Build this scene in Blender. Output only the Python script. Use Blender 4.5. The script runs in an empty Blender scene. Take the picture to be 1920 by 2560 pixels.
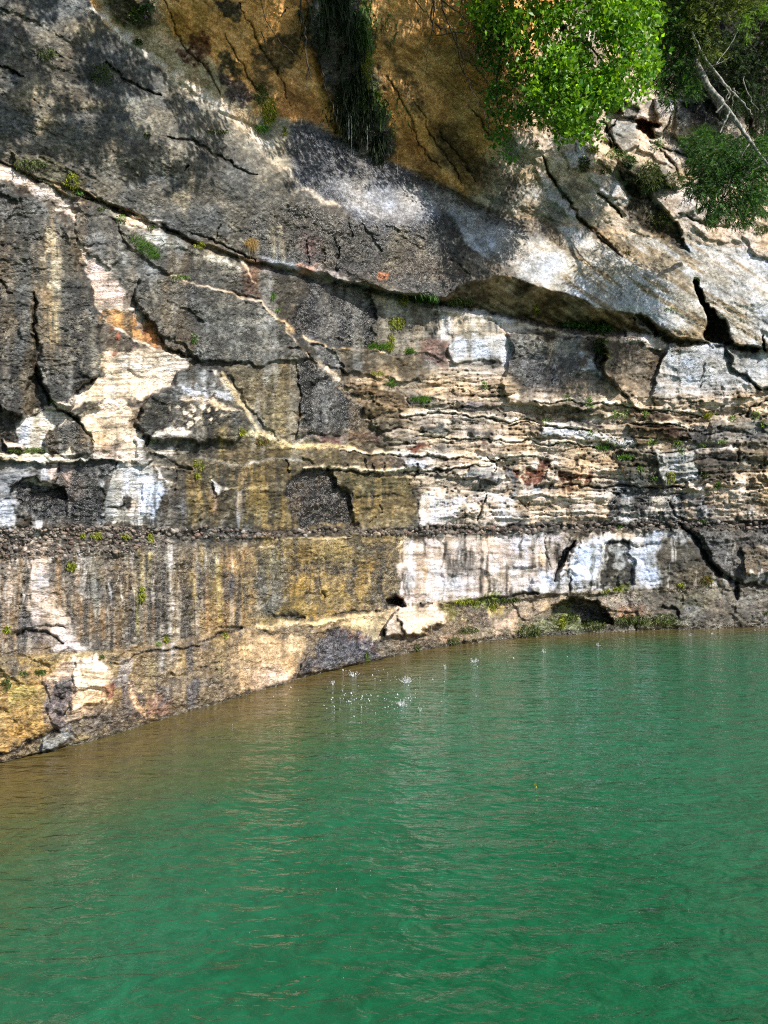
import bpy, math, random
import numpy as np
from mathutils import Vector

# ------------------------------------------------------------------ camera, light
F = 1921.0; CX = 960.0; CY = 1280.0; CH = 3.0          # focal length in photo pixels, centre, eye height (m)
scene = bpy.context.scene
col = scene.collection
cam_d = bpy.data.cameras.new('camera'); cam = bpy.data.objects.new('camera', cam_d); col.objects.link(cam)
cam.location = (0, 0, CH); cam.rotation_euler = (math.radians(90), 0, 0)
cam_d.sensor_fit = 'HORIZONTAL'; cam_d.sensor_width = 36; cam_d.lens = 36 * F / 1920
cam_d.clip_start = 0.1; cam_d.clip_end = 6000
scene.camera = cam
SUN = Vector((0.64, -0.47, 0.74)).normalized()
world = bpy.data.worlds.new("World"); scene.world = world; world.use_nodes = True
wn = world.node_tree; bg = wn.nodes['Background']
sky = wn.nodes.new('ShaderNodeTexSky'); sky.sky_type = 'NISHITA'; sky.sun_disc = False
sky.sun_elevation = math.asin(SUN.z); sky.sun_rotation = math.atan2(SUN.x, SUN.y)
wn.links.new(sky.outputs[0], bg.inputs[0]); bg.inputs[1].default_value = 0.10
sd = bpy.data.lights.new('sun', 'SUN'); sd.energy = 4.6; sd.angle = math.radians(0.5); sd.color = (1, .94, .84)
so = bpy.data.objects.new('sun', sd); col.objects.link(so); so.rotation_euler = SUN.to_track_quat('Z', 'Y').to_euler()
scene.view_settings.view_transform = 'Standard'; scene.view_settings.look = 'None'
scene.cycles.use_denoising = False; scene.cycles.sample_clamp_indirect = 2.0; scene.cycles.pixel_filter_type = 'BLACKMAN_HARRIS'; scene.cycles.filter_width = 1.15
scene.view_settings.exposure = 0.78; scene.view_settings.gamma = 1

rng = np.random.default_rng(7); random.seed(7)

# ------------------------------------------------------------------ helpers
def tag(o, label=None, cat=None, group=None, kind=None):
    if label: o['label'] = label
    if cat: o['category'] = cat
    if group: o['group'] = group
    if kind: o['kind'] = kind
    return o
def empty(name, loc=(0, 0, 0)):
    o = bpy.data.objects.new(name, None); col.objects.link(o); o.location = loc; o.empty_display_size = .1; return o
def mesh_obj(name, V, Fc, mat, parent=None, attrs=None, smooth=False, loc=None):
    V = np.asarray(V, dtype=np.float64).reshape(-1, 3)
    if loc is not None: V = V - np.asarray(loc)
    Fc = np.asarray(Fc, dtype=np.int32)
    me = bpy.data.meshes.new(name)
    n = Fc.shape[1]
    me.vertices.add(len(V)); me.vertices.foreach_set('co', V.astype(np.float32).ravel())
    me.loops.add(Fc.size); me.loops.foreach_set('vertex_index', Fc.ravel())
    me.polygons.add(len(Fc)); me.polygons.foreach_set('loop_start', np.arange(0, Fc.size, n, dtype=np.int32))
    me.polygons.foreach_set('loop_total', np.full(len(Fc), n, dtype=np.int32))
    if smooth: me.polygons.foreach_set('use_smooth', np.ones(len(Fc), dtype=bool))
    me.update(calc_edges=True)
    for k, a in (attrs or {}).items():
        a = np.asarray(a, dtype=np.float32)
        if a.ndim == 1:
            at = me.attributes.new(k, 'FLOAT', 'POINT'); at.data.foreach_set('value', a)
        else:
            at = me.attributes.new(k, 'FLOAT_COLOR', 'POINT')
            at.data.foreach_set('color', np.concatenate([a, np.ones((len(a), 1), np.float32)], 1).ravel())
    me.materials.append(mat)
    o = bpy.data.objects.new(name, me); col.objects.link(o)
    if parent: o.parent = parent
    elif loc is not None: o.location = loc
    return o

_tab = np.random.default_rng(11).random((256, 256)) * 2 - 1
def vnoise(x, y, s=0):
    x = x + s * 37.31; y = y + s * 17.77
    xi = np.floor(x).astype(np.int64); yi = np.floor(y).astype(np.int64)
    fx = x - xi; fy = y - yi
    fx = fx * fx * (3 - 2 * fx); fy = fy * fy * (3 - 2 * fy)
    x0 = xi & 255; x1 = (xi + 1) & 255; y0 = yi & 255; y1 = (yi + 1) & 255
    a = _tab[y0, x0]; b = _tab[y0, x1]; c = _tab[y1, x0]; d = _tab[y1, x1]
    return (a + (b - a) * fx) * (1 - fy) + (c + (d - c) * fx) * fy
def fbm(x, y, s=0, o=4, g=.5):
    r = 0; a = 1; t = 0
    for i in range(o):
        r = r + a * vnoise(x, y, s + i * 3); t += a; a *= g
        x, y = (x * 1.6 + y * 1.2) , (-x * 1.2 + y * 1.6)
    return r / t * 1.6
def fbs(x, y, s=0, o=3, g=.55):                      # unrotated fbm: keeps direction
    r = 0; a = 1; t = 0
    for i in range(o):
        r = r + a * vnoise(x, y, s + i * 5); t += a; a *= g; x = x * 2.1; y = y * 2.1
    return r / t * 1.5
_h = np.random.default_rng(5).random((256, 256, 4))
def worley(x, y, s=0):
    x = x + s * 13.7; y = y + s * 7.3
    xi = np.floor(x).astype(np.int64); yi = np.floor(y).astype(np.int64)
    d1 = np.full(x.shape, 9.); d2 = np.full(x.shape, 9.); dx = np.zeros(x.shape); dy = np.zeros(x.shape)
    ra = np.zeros(x.shape); rb = np.zeros(x.shape)
    for i in (-1, 0, 1):
        for j in (-1, 0, 1):
            h = _h[(yi + j) & 255, (xi + i) & 255]
            vx = xi + i + .12 + .76 * h[..., 0] - x; vy = yi + j + .12 + .76 * h[..., 1] - y
            d = vx * vx + vy * vy
            m = d < d1
            d2 = np.where(m, d1, np.minimum(d2, d)); d1 = np.where(m, d, d1)
            dx = np.where(m, vx, dx); dy = np.where(m, vy, dy)
            ra = np.where(m, h[..., 2], ra); rb = np.where(m, h[..., 3], rb)
    return np.sqrt(d1), np.sqrt(d2), dx, dy, ra, rb
def sst(a, b, x):
    t = np.clip((x - a) / (b - a), 0, 1); return t * t * (3 - 2 * t)
def P(s): return [tuple(float(v) for v in p.split(',')) for p in s.split()]

# ------------------------------------------------------------------ wall grid (photo pixels are the wall's working units)
def axis(lo, a, b, hi, fine, coarse):
    return np.concatenate([np.arange(lo, a, coarse), np.arange(a, b, fine), np.arange(b, hi + 1, coarse)])
ax = axis(-620, -40, 1960, 2500, 2.1, 9.)
ay = axis(-760, -40, 1910, 2150, 2.1, 9.)
X, Y = np.meshgrid(ax, ay)
H, W = X.shape
WX = X + 12 * fbm(X / 48, Y / 48, 1) + 4.0 * fbm(X / 14, Y / 14, 2, 3)
WY = Y + 9 * fbm(X / 48, Y / 48, 5) + 3.6 * fbm(X / 14, Y / 14, 6, 3)

BD = P("-1400,6.6 -900,7.3 -400,8.25 0,9.45 230,10.3 500,12 640,13.15 850,15.1 1100,17.4 1300,18.7 1500,19.5 1700,20.0 1920,20.45 2500,21.5")
_bx = np.arange(-1400, 2700, 5.); _bd = np.interp(_bx, [p[0] for p in BD], [p[1] for p in BD])
_k = np.exp(-np.linspace(-2.2, 2.2, 41) ** 2); _k /= _k.sum()
_bd2 = np.convolve(np.pad(_bd, 20, mode='edge'), _k, 'valid')
def base_depth(px): return np.interp(px, _bx, _bd2)

def line(s, x):
    p = P(s); return np.interp(x, [q[0] for q in p], [q[1] for q in p])

# --- big profile: levels from top to bottom, (y(px), offset(px)); offset is towards the lake, in wall pixels
lx = X + 10 * fbm(X / 90, Y / 90, 8, 3)
LA = "-620,-330 0,-160 216,-5 270,60 340,110 430,185 520,255 640,320 740,325 860,350 960,398 1060,447 1180,505 1300,545 1400,560 1500,575 1700,600 1920,620 2500,640"
LC = "-620,250 0,396 100,440 200,472 330,532 460,590 640,655 760,668 860,699 960,721 1060,741 1110,744 1165,706 1225,692 1280,697 1396,727 1496,770 1612,788 1652,826 1762,855 1920,868 2500,890"
LD = "-620,253 0,400 100,444 200,477 330,537 460,596 640,663 760,688 860,706 925,720 1010,738 1060,748 1110,758 1280,789 1454,825 1589,830 1658,839 1770,866 1920,878 2500,900"
levels = [
 ("-620,-760 2500,-760", "-620,-40 150,0 300,190 520,360 900,390 1150,330 1300,0 1500,-260 2500,-420"),
 ("-620,-420 0,-300 300,-100 640,0 1000,0 1250,60 1500,150 2500,200", "-620,-20 150,10 300,60 520,165 900,185 1150,150 1300,60 1500,-40 1640,-110 2500,-190"),
 (LA, "-620,5 0,0 216,-5 340,-8 640,-30 860,-62 1000,-58 1180,-22 1300,5 1500,15 1920,0 2500,0"),
 ("-620,150 0,250 216,300 430,400 640,470 740,500 860,545 960,560 1060,575 1180,600 1300,620 1500,680 1700,740 1920,760 2500,790",
  "-620,32 0,32 640,42 860,70 1000,88 1180,85 1300,72 1500,60 1700,45 1920,38 2500,34"),
 (LC, "-620,10 0,8 330,12 640,22 860,40 1000,92 1200,104 1396,104 1496,84 1612,50 1652,42 1762,42 2500,38"),
 (LD, "-620,2 0,-4 330,-6 640,-4 860,-10 1000,-16 1200,-22 1396,-26 1496,-24 1612,-14 1652,-2 1762,-4 2500,-4"),
 ("-620,262 0,414 200,494 330,556 460,616 640,682 760,702 860,720 925,734 1010,752 1110,772 1280,803 1454,842 1589,846 1658,852 1770,878 1920,892 2500,912",
  "-620,8 0,6 330,6 640,4 2500,4"),
 ("-620,900 2500,900", "-620,16 300,10 640,14 1000,8 2500,0"),
 ("-620,1150 0,1148 480,1172 900,1180 1280,1180 1920,1175 2500,1175", "-620,26 400,22 900,24 2500,20"),
 ("-620,1310 0,1312 400,1312 640,1318 1280,1308 1920,1298 2500,1290", "-620,20 400,20 900,22 2500,17"),
 ("-620,1345 0,1345 300,1340 640,1328 1280,1320 1920,1310 2500,1302", "-620,10 400,10 900,12 2500,5"),
 ("-620,1400 0,1398 300,1385 640,1345 1280,1334 1920,1325 2500,1315", "-620,15 400,16 900,20 2500,15"),
 ("-620,1640 0,1640 260,1625 420,1600 640,1565 960,1520 1100,1505 1290,1490 1500,1478 1840,1462 1920,1462 2500,1460", "-620,26 300,28 640,30 900,25 2500,22"),
 ("-620,1665 0,1662 260,1650 420,1622 640,1582 960,1535 1100,1517 1290,1502 1500,1492 1840,1478 1920,1478 2500,1476", "-620,42 300,44 640,44 900,34 1100,12 1290,4 1500,14 1700,24 2500,26"),
 ("-620,2000 0,1860 230,1815 500,1742 640,1700 850,1645 1100,1590 1300,1565 1500,1550 1700,1542 1920,1536 2500,1530", "-620,52 640,56 900,46 1100,36 1300,34 1500,36 1920,34 2500,36"),
 ("-620,2150 0,2060 2500,2060", "-620,10 2500,10"),
]
ys = [line(a, lx) for a, b in levels]; ds = [line(b, X) for a, b in levels]
wy = Y + 5 * fbm(X / 40, Y / 40, 9, 3)
D = ds[0].copy()
for k in range(len(levels) - 1):
    t = np.clip((wy - ys[k]) / np.maximum(ys[k + 1] - ys[k], 3), 0, 1)
    if k not in (4, 5): t = t * t * (3 - 2 * t) * .4 + t * .6
    D = np.where(wy > ys[k], ds[k] + (ds[k + 1] - ds[k]) * t, D)
yC = line(LC, lx); yD = line(LD, lx); yA = line(LA, lx)
on_slab = (sst(-4, 4, yC - wy) * sst(-6, 6, wy - yA))
underside = sst(-3, 3, wy - yC) * sst(-3, 3, yD - wy)
upper = sst(-6, 6, yA - wy)
lower = sst(-3, 3, wy - yD)

# ------------------------------------------------------------------ colour, wetness, relief painting on the wall
BK=(.014,.014,.016); DG=(.04,.038,.034); MG=(.10,.096,.088); LG=(.29,.285,.27); WH=(.70,.71,.73)
CR=(.72,.57,.41); PK=(.55,.42,.34); TN=(.42,.31,.20); BR=(.10,.068,.038); OC=(.33,.21,.06); OL=(.13,.105,.035)
OR=(.50,.24,.07); RU=(.17,.05,.025); OW=(.62,.33,.115); GM=(.06,.09,.02)
C = np.zeros((H, W, 3)); WET = np.zeros((H, W)); C[:] = DG
LC0 = C
def cv(c): return np.array(c, dtype=float)
def setc(m, c): 
    global C
    C += m[..., None] * (cv(c) - C)
def box(pts, pad):
    xs = [p[0] for p in pts]; yy = [p[1] for p in pts]
    i0 = np.searchsorted(ax, min(xs) - pad); i1 = np.searchsorted(ax, max(xs) + pad)
    j0 = np.searchsorted(ay, min(yy) - pad); j1 = np.searchsorted(ay, max(yy) + pad)
    return slice(j0, j1), slice(i0, i1)
def sdf(pts, wx, wy_):
    best = np.full(wx.shape, 1e9); ins = np.zeros(wx.shape, bool); n = len(pts)
    for i in range(n):
        ax_, ay_ = pts[i]; bx_, by_ = pts[(i + 1) % n]
        ex, ey = bx_ - ax_, by_ - ay_; px, py = wx - ax_, wy_ - ay_
        t = np.clip((px * ex + py * ey) / (ex * ex + ey * ey + 1e-9), 0, 1)
        best = np.minimum(best, (px - ex * t) ** 2 + (py - ey * t) ** 2)
        c = (ay_ > wy_) != (by_ > wy_)
        with np.errstate(divide='ignore', invalid='ignore'):
            c &= wx < ex * (wy_ - ay_) / (ey + 1e-12) + ax_
        ins ^= c
    d = np.sqrt(best); return np.where(ins, d, -d)
def poly(s, c=None, a=1., e=5, h=0., gx=0., gy=0., he=3., wet=None, mot=0., wp=1.):
    """colour and/or relief on a polygon: e colour edge, h offset, gx/gy tilt per px, he relief edge, mot ragged fill"""
    global C, D, WET
    pts = P(s) if isinstance(s, str) else s
    B = box(pts, 30 + max(e, he))
    wx = X[B] + (WX[B] - X[B]) * wp; wv = Y[B] + (WY[B] - Y[B]) * wp
    q = sdf(pts, wx, wv)
    if c is not None or wet is not None:
        q2 = q
        mo = mot if mot > .2 else mot + .16
        if mo:
            q2 = q + mo * 22 * fbm(X[B] / 16, Y[B] / 13, 21, 4)
            if min(p[1] for p in pts) > 1145 and e > 3: q2 = q2 + 13 * fbs((X[B] + 12 * fbm(X[B] / 60, Y[B] / 40, 24, 2)) / 13, Y[B] / 100, 23, 3) * sst(1150, 1200, Y[B])
        m = sst(-1.3 * e, 1.3 * e, q2) * a
        if c is not None: C[B] += m[..., None] * (cv(c) - C[B])
        if wet is not None: WET[B] += m * (wet - WET[B])
    if h or gx or gy:
        cx = sum(p[0] for p in pts) / len(pts); cy = sum(p[1] for p in pts) / len(pts)
        D[B] += sst(-he, he, q) * (1.6 * h + 1.5 * gx * (X[B] - cx) + 1.5 * gy * (Y[B] - cy))
def pdist(pts, wx, wv):
    best = np.full(wx.shape, 1e9); tt = np.zeros(wx.shape); n = len(pts) - 1
    for i in range(n):
        ax_, ay_ = pts[i]; bx_, by_ = pts[i + 1]
        ex, ey = bx_ - ax_, by_ - ay_; px, py = wx - ax_, wv - ay_
        t = np.clip((px * ex + py * ey) / (ex * ex + ey * ey + 1e-9), 0, 1)
        d = (px - ex * t) ** 2 + (py - ey * t) ** 2
        m = d < best; best = np.where(m, d, best); tt = np.where(m, (i + t) / n, tt)
    return np.sqrt(best), tt
def crack(s, w=3., dep=10., dark=.75, c=(.02, .017, .013), wp=.8):  # near-black default colour stands in for the shade inside the crack
    global C, D
    pts = P(s) if isinstance(s, str) else s
    B = box(pts, 30)
    d, t = pdist(pts, X[B] + (WX[B] - X[B]) * wp, Y[B] + (WY[B] - Y[B]) * wp)
    ww = w * (.35 + 1.1 * np.clip(np.sin(t * np.pi), 0, 1) ** .5) * (1 + .5 * fbm(X[B] / 11, Y[B] / 11, 33, 2))
    ww = ww * .72; m = np.exp(-(d / np.maximum(ww, .6)) ** 2)
    D[B] -= dep * m; C[B] += (m * dark)[..., None] * (cv(c) - C[B])
def stroke(s, c, w=3., a=.9, h=0., wp=.8, taper=True):
    """edge line / vein / narrow stain"""
    global C, D
    pts = P(s) if isinstance(s, str) else s
    B = box(pts, 30 + 2 * w)
    d, t = pdist(pts, X[B] + (WX[B] - X[B]) * wp, Y[B] + (WY[B] - Y[B]) * wp)
    ww = w * (1 + .6 * fbm(X[B] / 18, Y[B] / 18, 43, 3))
    if taper: ww = ww * (.5 + .8 * np.clip(np.sin(t * np.pi), 0, 1) ** .5)
    m = np.exp(-(d / np.maximum(ww, .8)) ** 2)
    if h: D[B] += h * m
    if c is not None: C[B] += (m * a)[..., None] * (cv(c) - C[B])
def streak(x, y0, y1, w, c, a=.8, sk=0., wet=None):
    """run-down stain on the wall"""
    global C, WET
    pts = [(x - w, y0), (x + w, y0), (x + w + sk, y1), (x - w + sk, y1)]
    B = box(pts, 20)
    t = (Y[B] - y0) / (y1 - y0)
    u = (X[B] - x - sk * t + 7 * fbs(X[B] / 60, Y[B] / 120, 51)) / w
    m = np.exp(-np.abs(u) ** 3) * sst(-.02, .10, t + .10 * vnoise(X[B] / 6, Y[B] / 90, 3)) * (1 - sst(.62, 1.0, t + .35 * fbs(X[B] / 7, Y[B] / 150, 61)))
    m = m * np.clip(.75 + .7 * fbs(X[B] / 6, Y[B] / 60, 71, 3), 0, 1) * a
    C[B] += m[..., None] * (cv(c) - C[B])
    if wet is not None: WET[B] += m * (wet - WET[B])

#PAINT-BEGIN
# -- broad fields
n1 = fbm(X / 150, Y / 110, 81, 4); n2 = fbm(X / 38, Y / 30, 82, 4); nv = fbs(X / 16, Y / 190, 83, 3)
C[:] = DG
setc(lower * .9, MG); WET[:] = .45
setc(lower * sst(-.1, .5, n1) * .6, BR)
# sloping slab
sl = on_slab
xr = sst(1180, 1420, X + (Y - 600) * .45 + 40 * n1)
setc(sl, (.115, .113, .104)); setc(sl * sst(.0, .5, n1 + .5 * n2) * .55, (.20, .165, .11))
setc(sl * sst(680, 860, X) * .8, (.115, .095, .078))
setc(sl * xr, (.36, .35, .33)); WET += sl * (.6 - .25 * xr - WET)
gdir = fbs((X * .8 + Y * .6) / 150, (-X * .55 + Y * .83) / 13, 91, 4)
setc(sl * xr * sst(.1, .55, gdir + .3 * n1) * .75, (.22, .15, .065))
setc(sl * xr * sst(.0, .6, -gdir) * .35, (.44, .43, .41))
# far right upper cliff
up = upper
setc(up, OW)
xo = sst(1230, 1330, X + .5 * (Y - 300) + 25 * n1)
setc(up * xo, (.46, .37, .27))
setc(up * xo * sst(.0, .4, n2 + .5 * n1) * .8, (.22, .20, .18))
fl = fbs((X * .75 + Y * .66) / 130, (-X * .66 + Y * .75) / 9, 95, 4)
setc(up * (1 - xo) * sst(.15, .6, fl) * .45, (.22, .13, .055))
setc(up * (1 - xo) * sst(.2, .6, n1) * .4, (.35, .16, .05))
WET += up * (.12 - WET)
# cream ridge + grey inner band at upper left
poly("205,-80 380,-80 400,50 470,110 560,190 640,280 720,300 740,330 700,420 640,345 520,250 430,185 340,115 270,62", (.42,.33,.22), .85, 8)
poly("250,-60 380,-60 390,50 350,70 290,45", (.07,.065,.045), .9, 8, h=14)
stroke("225,20 290,75 350,122 430,180 520,252 600,315 645,348 700,415 745,452 800,492 850,520", (.80,.66,.50), 9, .95, h=4)
stroke("640,340 700,412 745,450", (.55,.46,.34), 7, .8)
poly("640,285 730,300 740,330 860,500 960,560 840,512 745,450 690,405 645,350", (.26,.24,.19), .8, 8, wet=.6)
poly("760,295 860,345 960,395 1060,447 1180,508 1290,560 1330,640 1240,640 1150,560 1105,535 1040,590 940,590 850,520 745,452 715,380 725,310", (.09,.10,.13), .95, 10, wet=1.4)  # bluish dark colour paints sky reflection and shade on the slab top
poly("1040,470 1180,520 1320,590 1420,670 1360,690 1240,640 1150,560 1090,520", (.38,.375,.37), .8, 12, wet=1.1, mot=.5)  # pale band painted for the white glints along the slab
poly("850,455 1120,480 1130,530 1000,560 880,530", (.28,.28,.30), .8, 16, wet=1.4, mot=.6)  # pale blotch painted where the sun glints on the wet slab
# orange wall details
poly("480,70 520,90 525,130 500,150 475,120", (.16,.045,.03), .8, 4, mot=.5)
poly("430,105 490,135 530,190 500,180 450,130", (.17,.05,.035), .8, 4, mot=.5)
poly("540,0 610,0 600,60 545,40", (.05,.05,.03), .9, 5, mot=.6)
poly("535,115 570,140 600,190 590,200 545,170", (.06,.06,.035), .85, 4, mot=.6)
poly("545,185 610,215 640,270 600,265 560,225", (.13,.085,.09), .85, 5, mot=.5)
poly("650,100 740,80 760,130 700,190 650,150", (.07,.065,.03), .8, 8, mot=.7)
poly("630,100 660,140 680,240 640,260 620,190", (.12,.10,.06), .7, 8, mot=.6)
for a in ("405,0 430,60 470,130 520,190 560,250", "600,0 640,90 690,180 720,260", "560,80 600,160 650,240"): crack(a, 2.2, 8, .5)
poly("690,200 760,230 850,330 760,290 690,285", (.25,.09,.035), .5, 10)
# mossy seep
poly("765,-300 905,-300 915,0 930,150 960,260 975,330 985,390 920,395 860,345 840,300 800,190 770,80", (.020,.024,.014), .97, 10, h=18, he=12, wet=.9, mot=.5)
poly("905,0 930,0 940,110 950,200 975,300 960,330 930,240 905,120", (.045,.075,.014), .9, 6, mot=.5)
for q in ((800,0,60,9),):
    streak(q[0], q[1], q[1]+q[2]+60, q[3], (.30,.33,.36), .55, wet=1.3)
poly("1050,430 1180,500 1330,560 1500,640 1430,640 1280,560 1130,500 1040,450", (.10,.07,.035), .7, 16)
poly("1100,300 1160,320 1330,520 1180,480 1080,400", (.11,.075,.04), .6, 16)
for a in ("1040,250 1075,330 1120,400 1150,460", "1100,330 1150,400 1190,455", "1180,270 1215,330 1230,350", "960,190 1000,250 1060,380 1100,420"): crack(a, 2.6, 9, .55)
for a,c_ in (("930,160 985,270 1050,400 1120,460",(.30,.13,.035)),("1010,180 1100,330 1200,450",(.09,.06,.03)),("955,60 1000,190 1050,300",(.12,.08,.035))): stroke(a, c_, 12, .6)
poly("1310,510 1300,555 1400,600 1370,540", (.20,.12,.05), .6, 10)
# upper right cliff
poly("1540,225 1610,225 1615,300 1560,290", (.50,.42,.34), .9, 4, h=20, gx=-.2)
poly("1590,300 1640,305 1635,345 1600,330 1585,315", (.20,.065,.02), .95, 4, h=-35)
poly("1640,250 1690,250 1675,310 1650,340 1630,330", (.46,.42,.38), .9, 4, h=25, gx=.3)
poly("1690,250 1780,230 1800,300 1720,330 1690,345", (.20,.19,.18), .9, 6, h=8)
poly("1520,300 1590,310 1600,360 1560,375 1520,350", (.30,.29,.27), .9, 5, h=10)
poly("1605,345 1700,400 1720,440 1640,400 1600,370", (.52,.42,.32), .9, 5, h=6)
poly("1750,230 1860,200 1880,340 1800,360 1760,300", (.20,.19,.17), .8, 8, h=-12)
poly("1640,-300 2500,-300 2500,250 1920,330 1850,300 1760,225 1650,200 1620,100", (.012,.014,.007), .97, 16)  # near-black colour paints the deep shade behind the cedars
poly("1440,360 1475,360 1480,410 1450,420", (.42,.42,.43), .9, 5, h=6, wet=.7)
for a in ("1355,385 1385,450 1420,500 1460,560 1500,600 1560,640", "1495,480 1540,520 1560,545", "1640,370 1700,430", "1700,530 1780,560 1830,570"): crack(a, 4, 14, .8)
crack("1370,430 1420,500 1470,565 1555,632", 3, 8, .7, (.25,.08,.03))
poly("1555,430 1600,440 1640,500 1700,560 1722,625 1660,610 1600,570 1562,520", (.040,.033,.018), .92, 9, mot=.5, h=-8)  # shadow below the moss, painted into the colour
poly("1560,395 1690,430 1700,465 1600,475 1560,450", (.05,.05,.02), .8, 6, h=26, he=7, mot=.4)
for s_,c_,h_ in (("1690,175 1760,200 1790,250 1720,240",(.14,.13,.12),6),("1500,395 1545,400 1580,430 1530,440",(.20,.17,.10),8),("1700,260 1770,250 1800,290 1740,310",(.09,.085,.08),-10),("1640,420 1700,400 1720,450 1690,480",(.30,.25,.19),10),
  ("1280,310 1340,330 1380,370 1330,380 1290,350",(.50,.38,.28),8),("1400,380 1440,375 1450,420 1420,430",(.36,.35,.34),6),("1470,430 1540,440 1560,500 1500,480",(.42,.40,.38),5),("1560,255 1600,262 1590,300 1562,292",(.13,.12,.11),-8),
  ("1600,480 1700,470 1760,520 1690,540",(.46,.37,.29),8),("1740,560 1830,575 1860,610 1780,600",(.26,.20,.14),5),("1860,590 1960,600 1960,650 1890,640",(.40,.34,.28),6),("1640,330 1700,340 1740,400 1700,395",(.22,.20,.18),-8),("1330,420 1400,470 1440,540 1380,500",(.45,.42,.39),5)):
    poly(s_, c_, .85, 6, h=h_, he=4, mot=.5)
for a in ("1500,300 1530,340 1545,380","1620,350 1660,375 1700,380 1740,400","1540,300 1520,330 1530,370","1655,330 1665,300 1690,270"): crack(a, 3.2, 12, .85)
poly("1700,540 1940,560 1940,640 1760,600", (.46,.36,.27), .7, 14)
# slab left details
for a,w_ in (("190,482 260,505 330,545 400,565 450,588",3),("270,150 310,200 400,245",4),("410,340 470,345 520,385 640,440",3.5),("0,160 60,200",4),("480,580 560,612 640,655",3),("545,595 550,560",2),("460,430 475,415",2)): crack(a, w_, 16, .9)
poly("20,385 100,390 190,430 215,470 190,500 120,460 40,420", (.075,.065,.025), .9, 6, h=10, mot=.7)
poly("110,450 200,480 210,520 170,500", (.20,.13,.07), .8, 5)
poly("90,110 260,140 290,210 200,220 100,190", (.035,.033,.024), .7, 20, mot=.8)
for x,y,w_,h_ in ((90,230,50,30),(130,300,40,26),(440,200,30,30),(500,290,16,40),(320,260,40,20),(200,80,40,30),(460,510,20,40),(690,560,40,40),(340,320,60,30)):
    poly([(x-w_,y),(x,y-h_),(x+w_,y),(x,y+h_)], (.30,.26,.18), .5, 14, mot=.8)
poly("520,260 640,345 700,420 650,450 560,340", (.24,.22,.18), .6, 14)
# slab centre details
poly("740,590 850,620 960,690 860,690 760,660", (.06,.045,.06), .7, 14)
for a,w_ in (("905,560 930,600 960,625",5),("835,590 835,640 845,685",6),("715,610 720,650",3),("800,620 808,660",3),("865,540 880,600",3),("1130,650 1170,680",3),("760,600 765,660",2.5),("840,612 842,655",2.5)): crack(a, w_ * .75, 8, .7)
poly("1105,535 1160,560 1190,620 1160,680 1120,640 1105,590", (.05,.04,.03), .9, 8, h=-6, gx=.25, he=8)
poly("1150,560 1190,590 1210,640 1170,610", (.46,.46,.47), .8, 6, wet=1.2)
poly("1230,600 1330,630 1290,690 1220,680", (.14,.12,.10), .6, 16)
stroke("1140,655 1180,682", (.45,.40,.32), 3, .8)
poly("600,560 740,500 830,530 900,560 1000,575 1105,535 1120,600 1160,690 1120,745 960,705 760,665 640,645", (.042,.038,.034), .8, 14, mot=.7, wet=1.15)
poly("1120,640 1200,690 1230,700 1160,720 1100,740 1080,680", (.075,.055,.035), .7, 12, mot=.5)
streak(1000,560,700,22,(.17,.145,.09),.8,-14); streak(1060,590,700,18,(.20,.15,.09),.6)
streak(690,560,670,22,(.36,.29,.18),.6)
poly("985,600 1280,694 1120,700 960,690", (.08,.055,.035), .6, 20)
poly("940,672 970,682 965,700 945,698", (.35,.12,.05), .9, 3)
# underside
setc(underside * .95, (.20, .135, .07)); setc(underside * sst(.0, .5, n2 + .6 * gdir) * .7, (.34, .25, .15)); setc(underside * sst(.1, .6, -n2 + .4 * nv) * .7, (.05, .036, .02)); D += underside * (9 * gdir + 7 * n2); WET -= underside * (WET - .15)
poly("1580,790 1640,835 1630,840 1590,825", (.28,.23,.19), .9, 4, h=14)
poly("1600,780 1650,830 1640,840 1570,800", (.05,.04,.03), .6, 4, h=-14)
# big crack at right of the slab
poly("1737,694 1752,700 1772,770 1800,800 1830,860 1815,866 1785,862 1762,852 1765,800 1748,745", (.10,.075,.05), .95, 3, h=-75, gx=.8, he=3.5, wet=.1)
poly("1905,840 1922,872 1912,874", (.03,.025,.02), .9, 3, h=-30)
poly("1760,862 1900,866 1890,878 1760,870", (.03,.025,.02), .8, 3, h=-18)
crack("1805,870 1830,910 1860,945 1890,975", 5.5, 22, .95)
crack("1890,975 1960,965", 3, 12, .9)

# ---- lower wall, left
poly("-620,380 0,418 60,442 104,470 160,500 210,500 230,560 245,640 290,700 345,780 380,809 300,800 250,790 230,760 216,680 200,610 185,560 150,520 104,492 40,455 -620,400", (.78,.62,.47), 1, 4, mot=.12)
poly("205,610 245,640 290,700 330,760 300,770 245,760 222,690", (.72,.55,.45), .9, 8)
poly("180,500 260,520 290,560 310,600 300,640 280,680 245,640 200,600 185,556", (.11,.108,.10), 1, 7, h=6, wet=.9, mot=.3)
poly("190,600 260,590 250,640 290,700 260,690 220,640", LG, .5, 12)
poly("-620,440 0,448 60,490 108,505 150,545 184,590 200,665 222,742 245,800 248,870 266,915 240,948 198,975 178,1005 150,1012 128,1003 100,925 80,955 60,1040 0,1012 -620,1000", (.072,.07,.062), 1, 3.5, h=26, gx=.02, he=4, wet=.8, mot=.08)
poly("200,560 190,640 215,720 240,800 248,870 262,915 228,945 215,900 225,820 205,740 185,650 180,580", (.26,.25,.22), .6, 9)
streak(125,560,1000,24,(.20,.14,.07),.75); streak(145,620,900,12,(.33,.29,.2),.5); streak(20,520,960,22,(.11,.10,.085),.7)
poly("225,830 262,915 240,948 212,950", LG, .55, 8)
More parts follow.
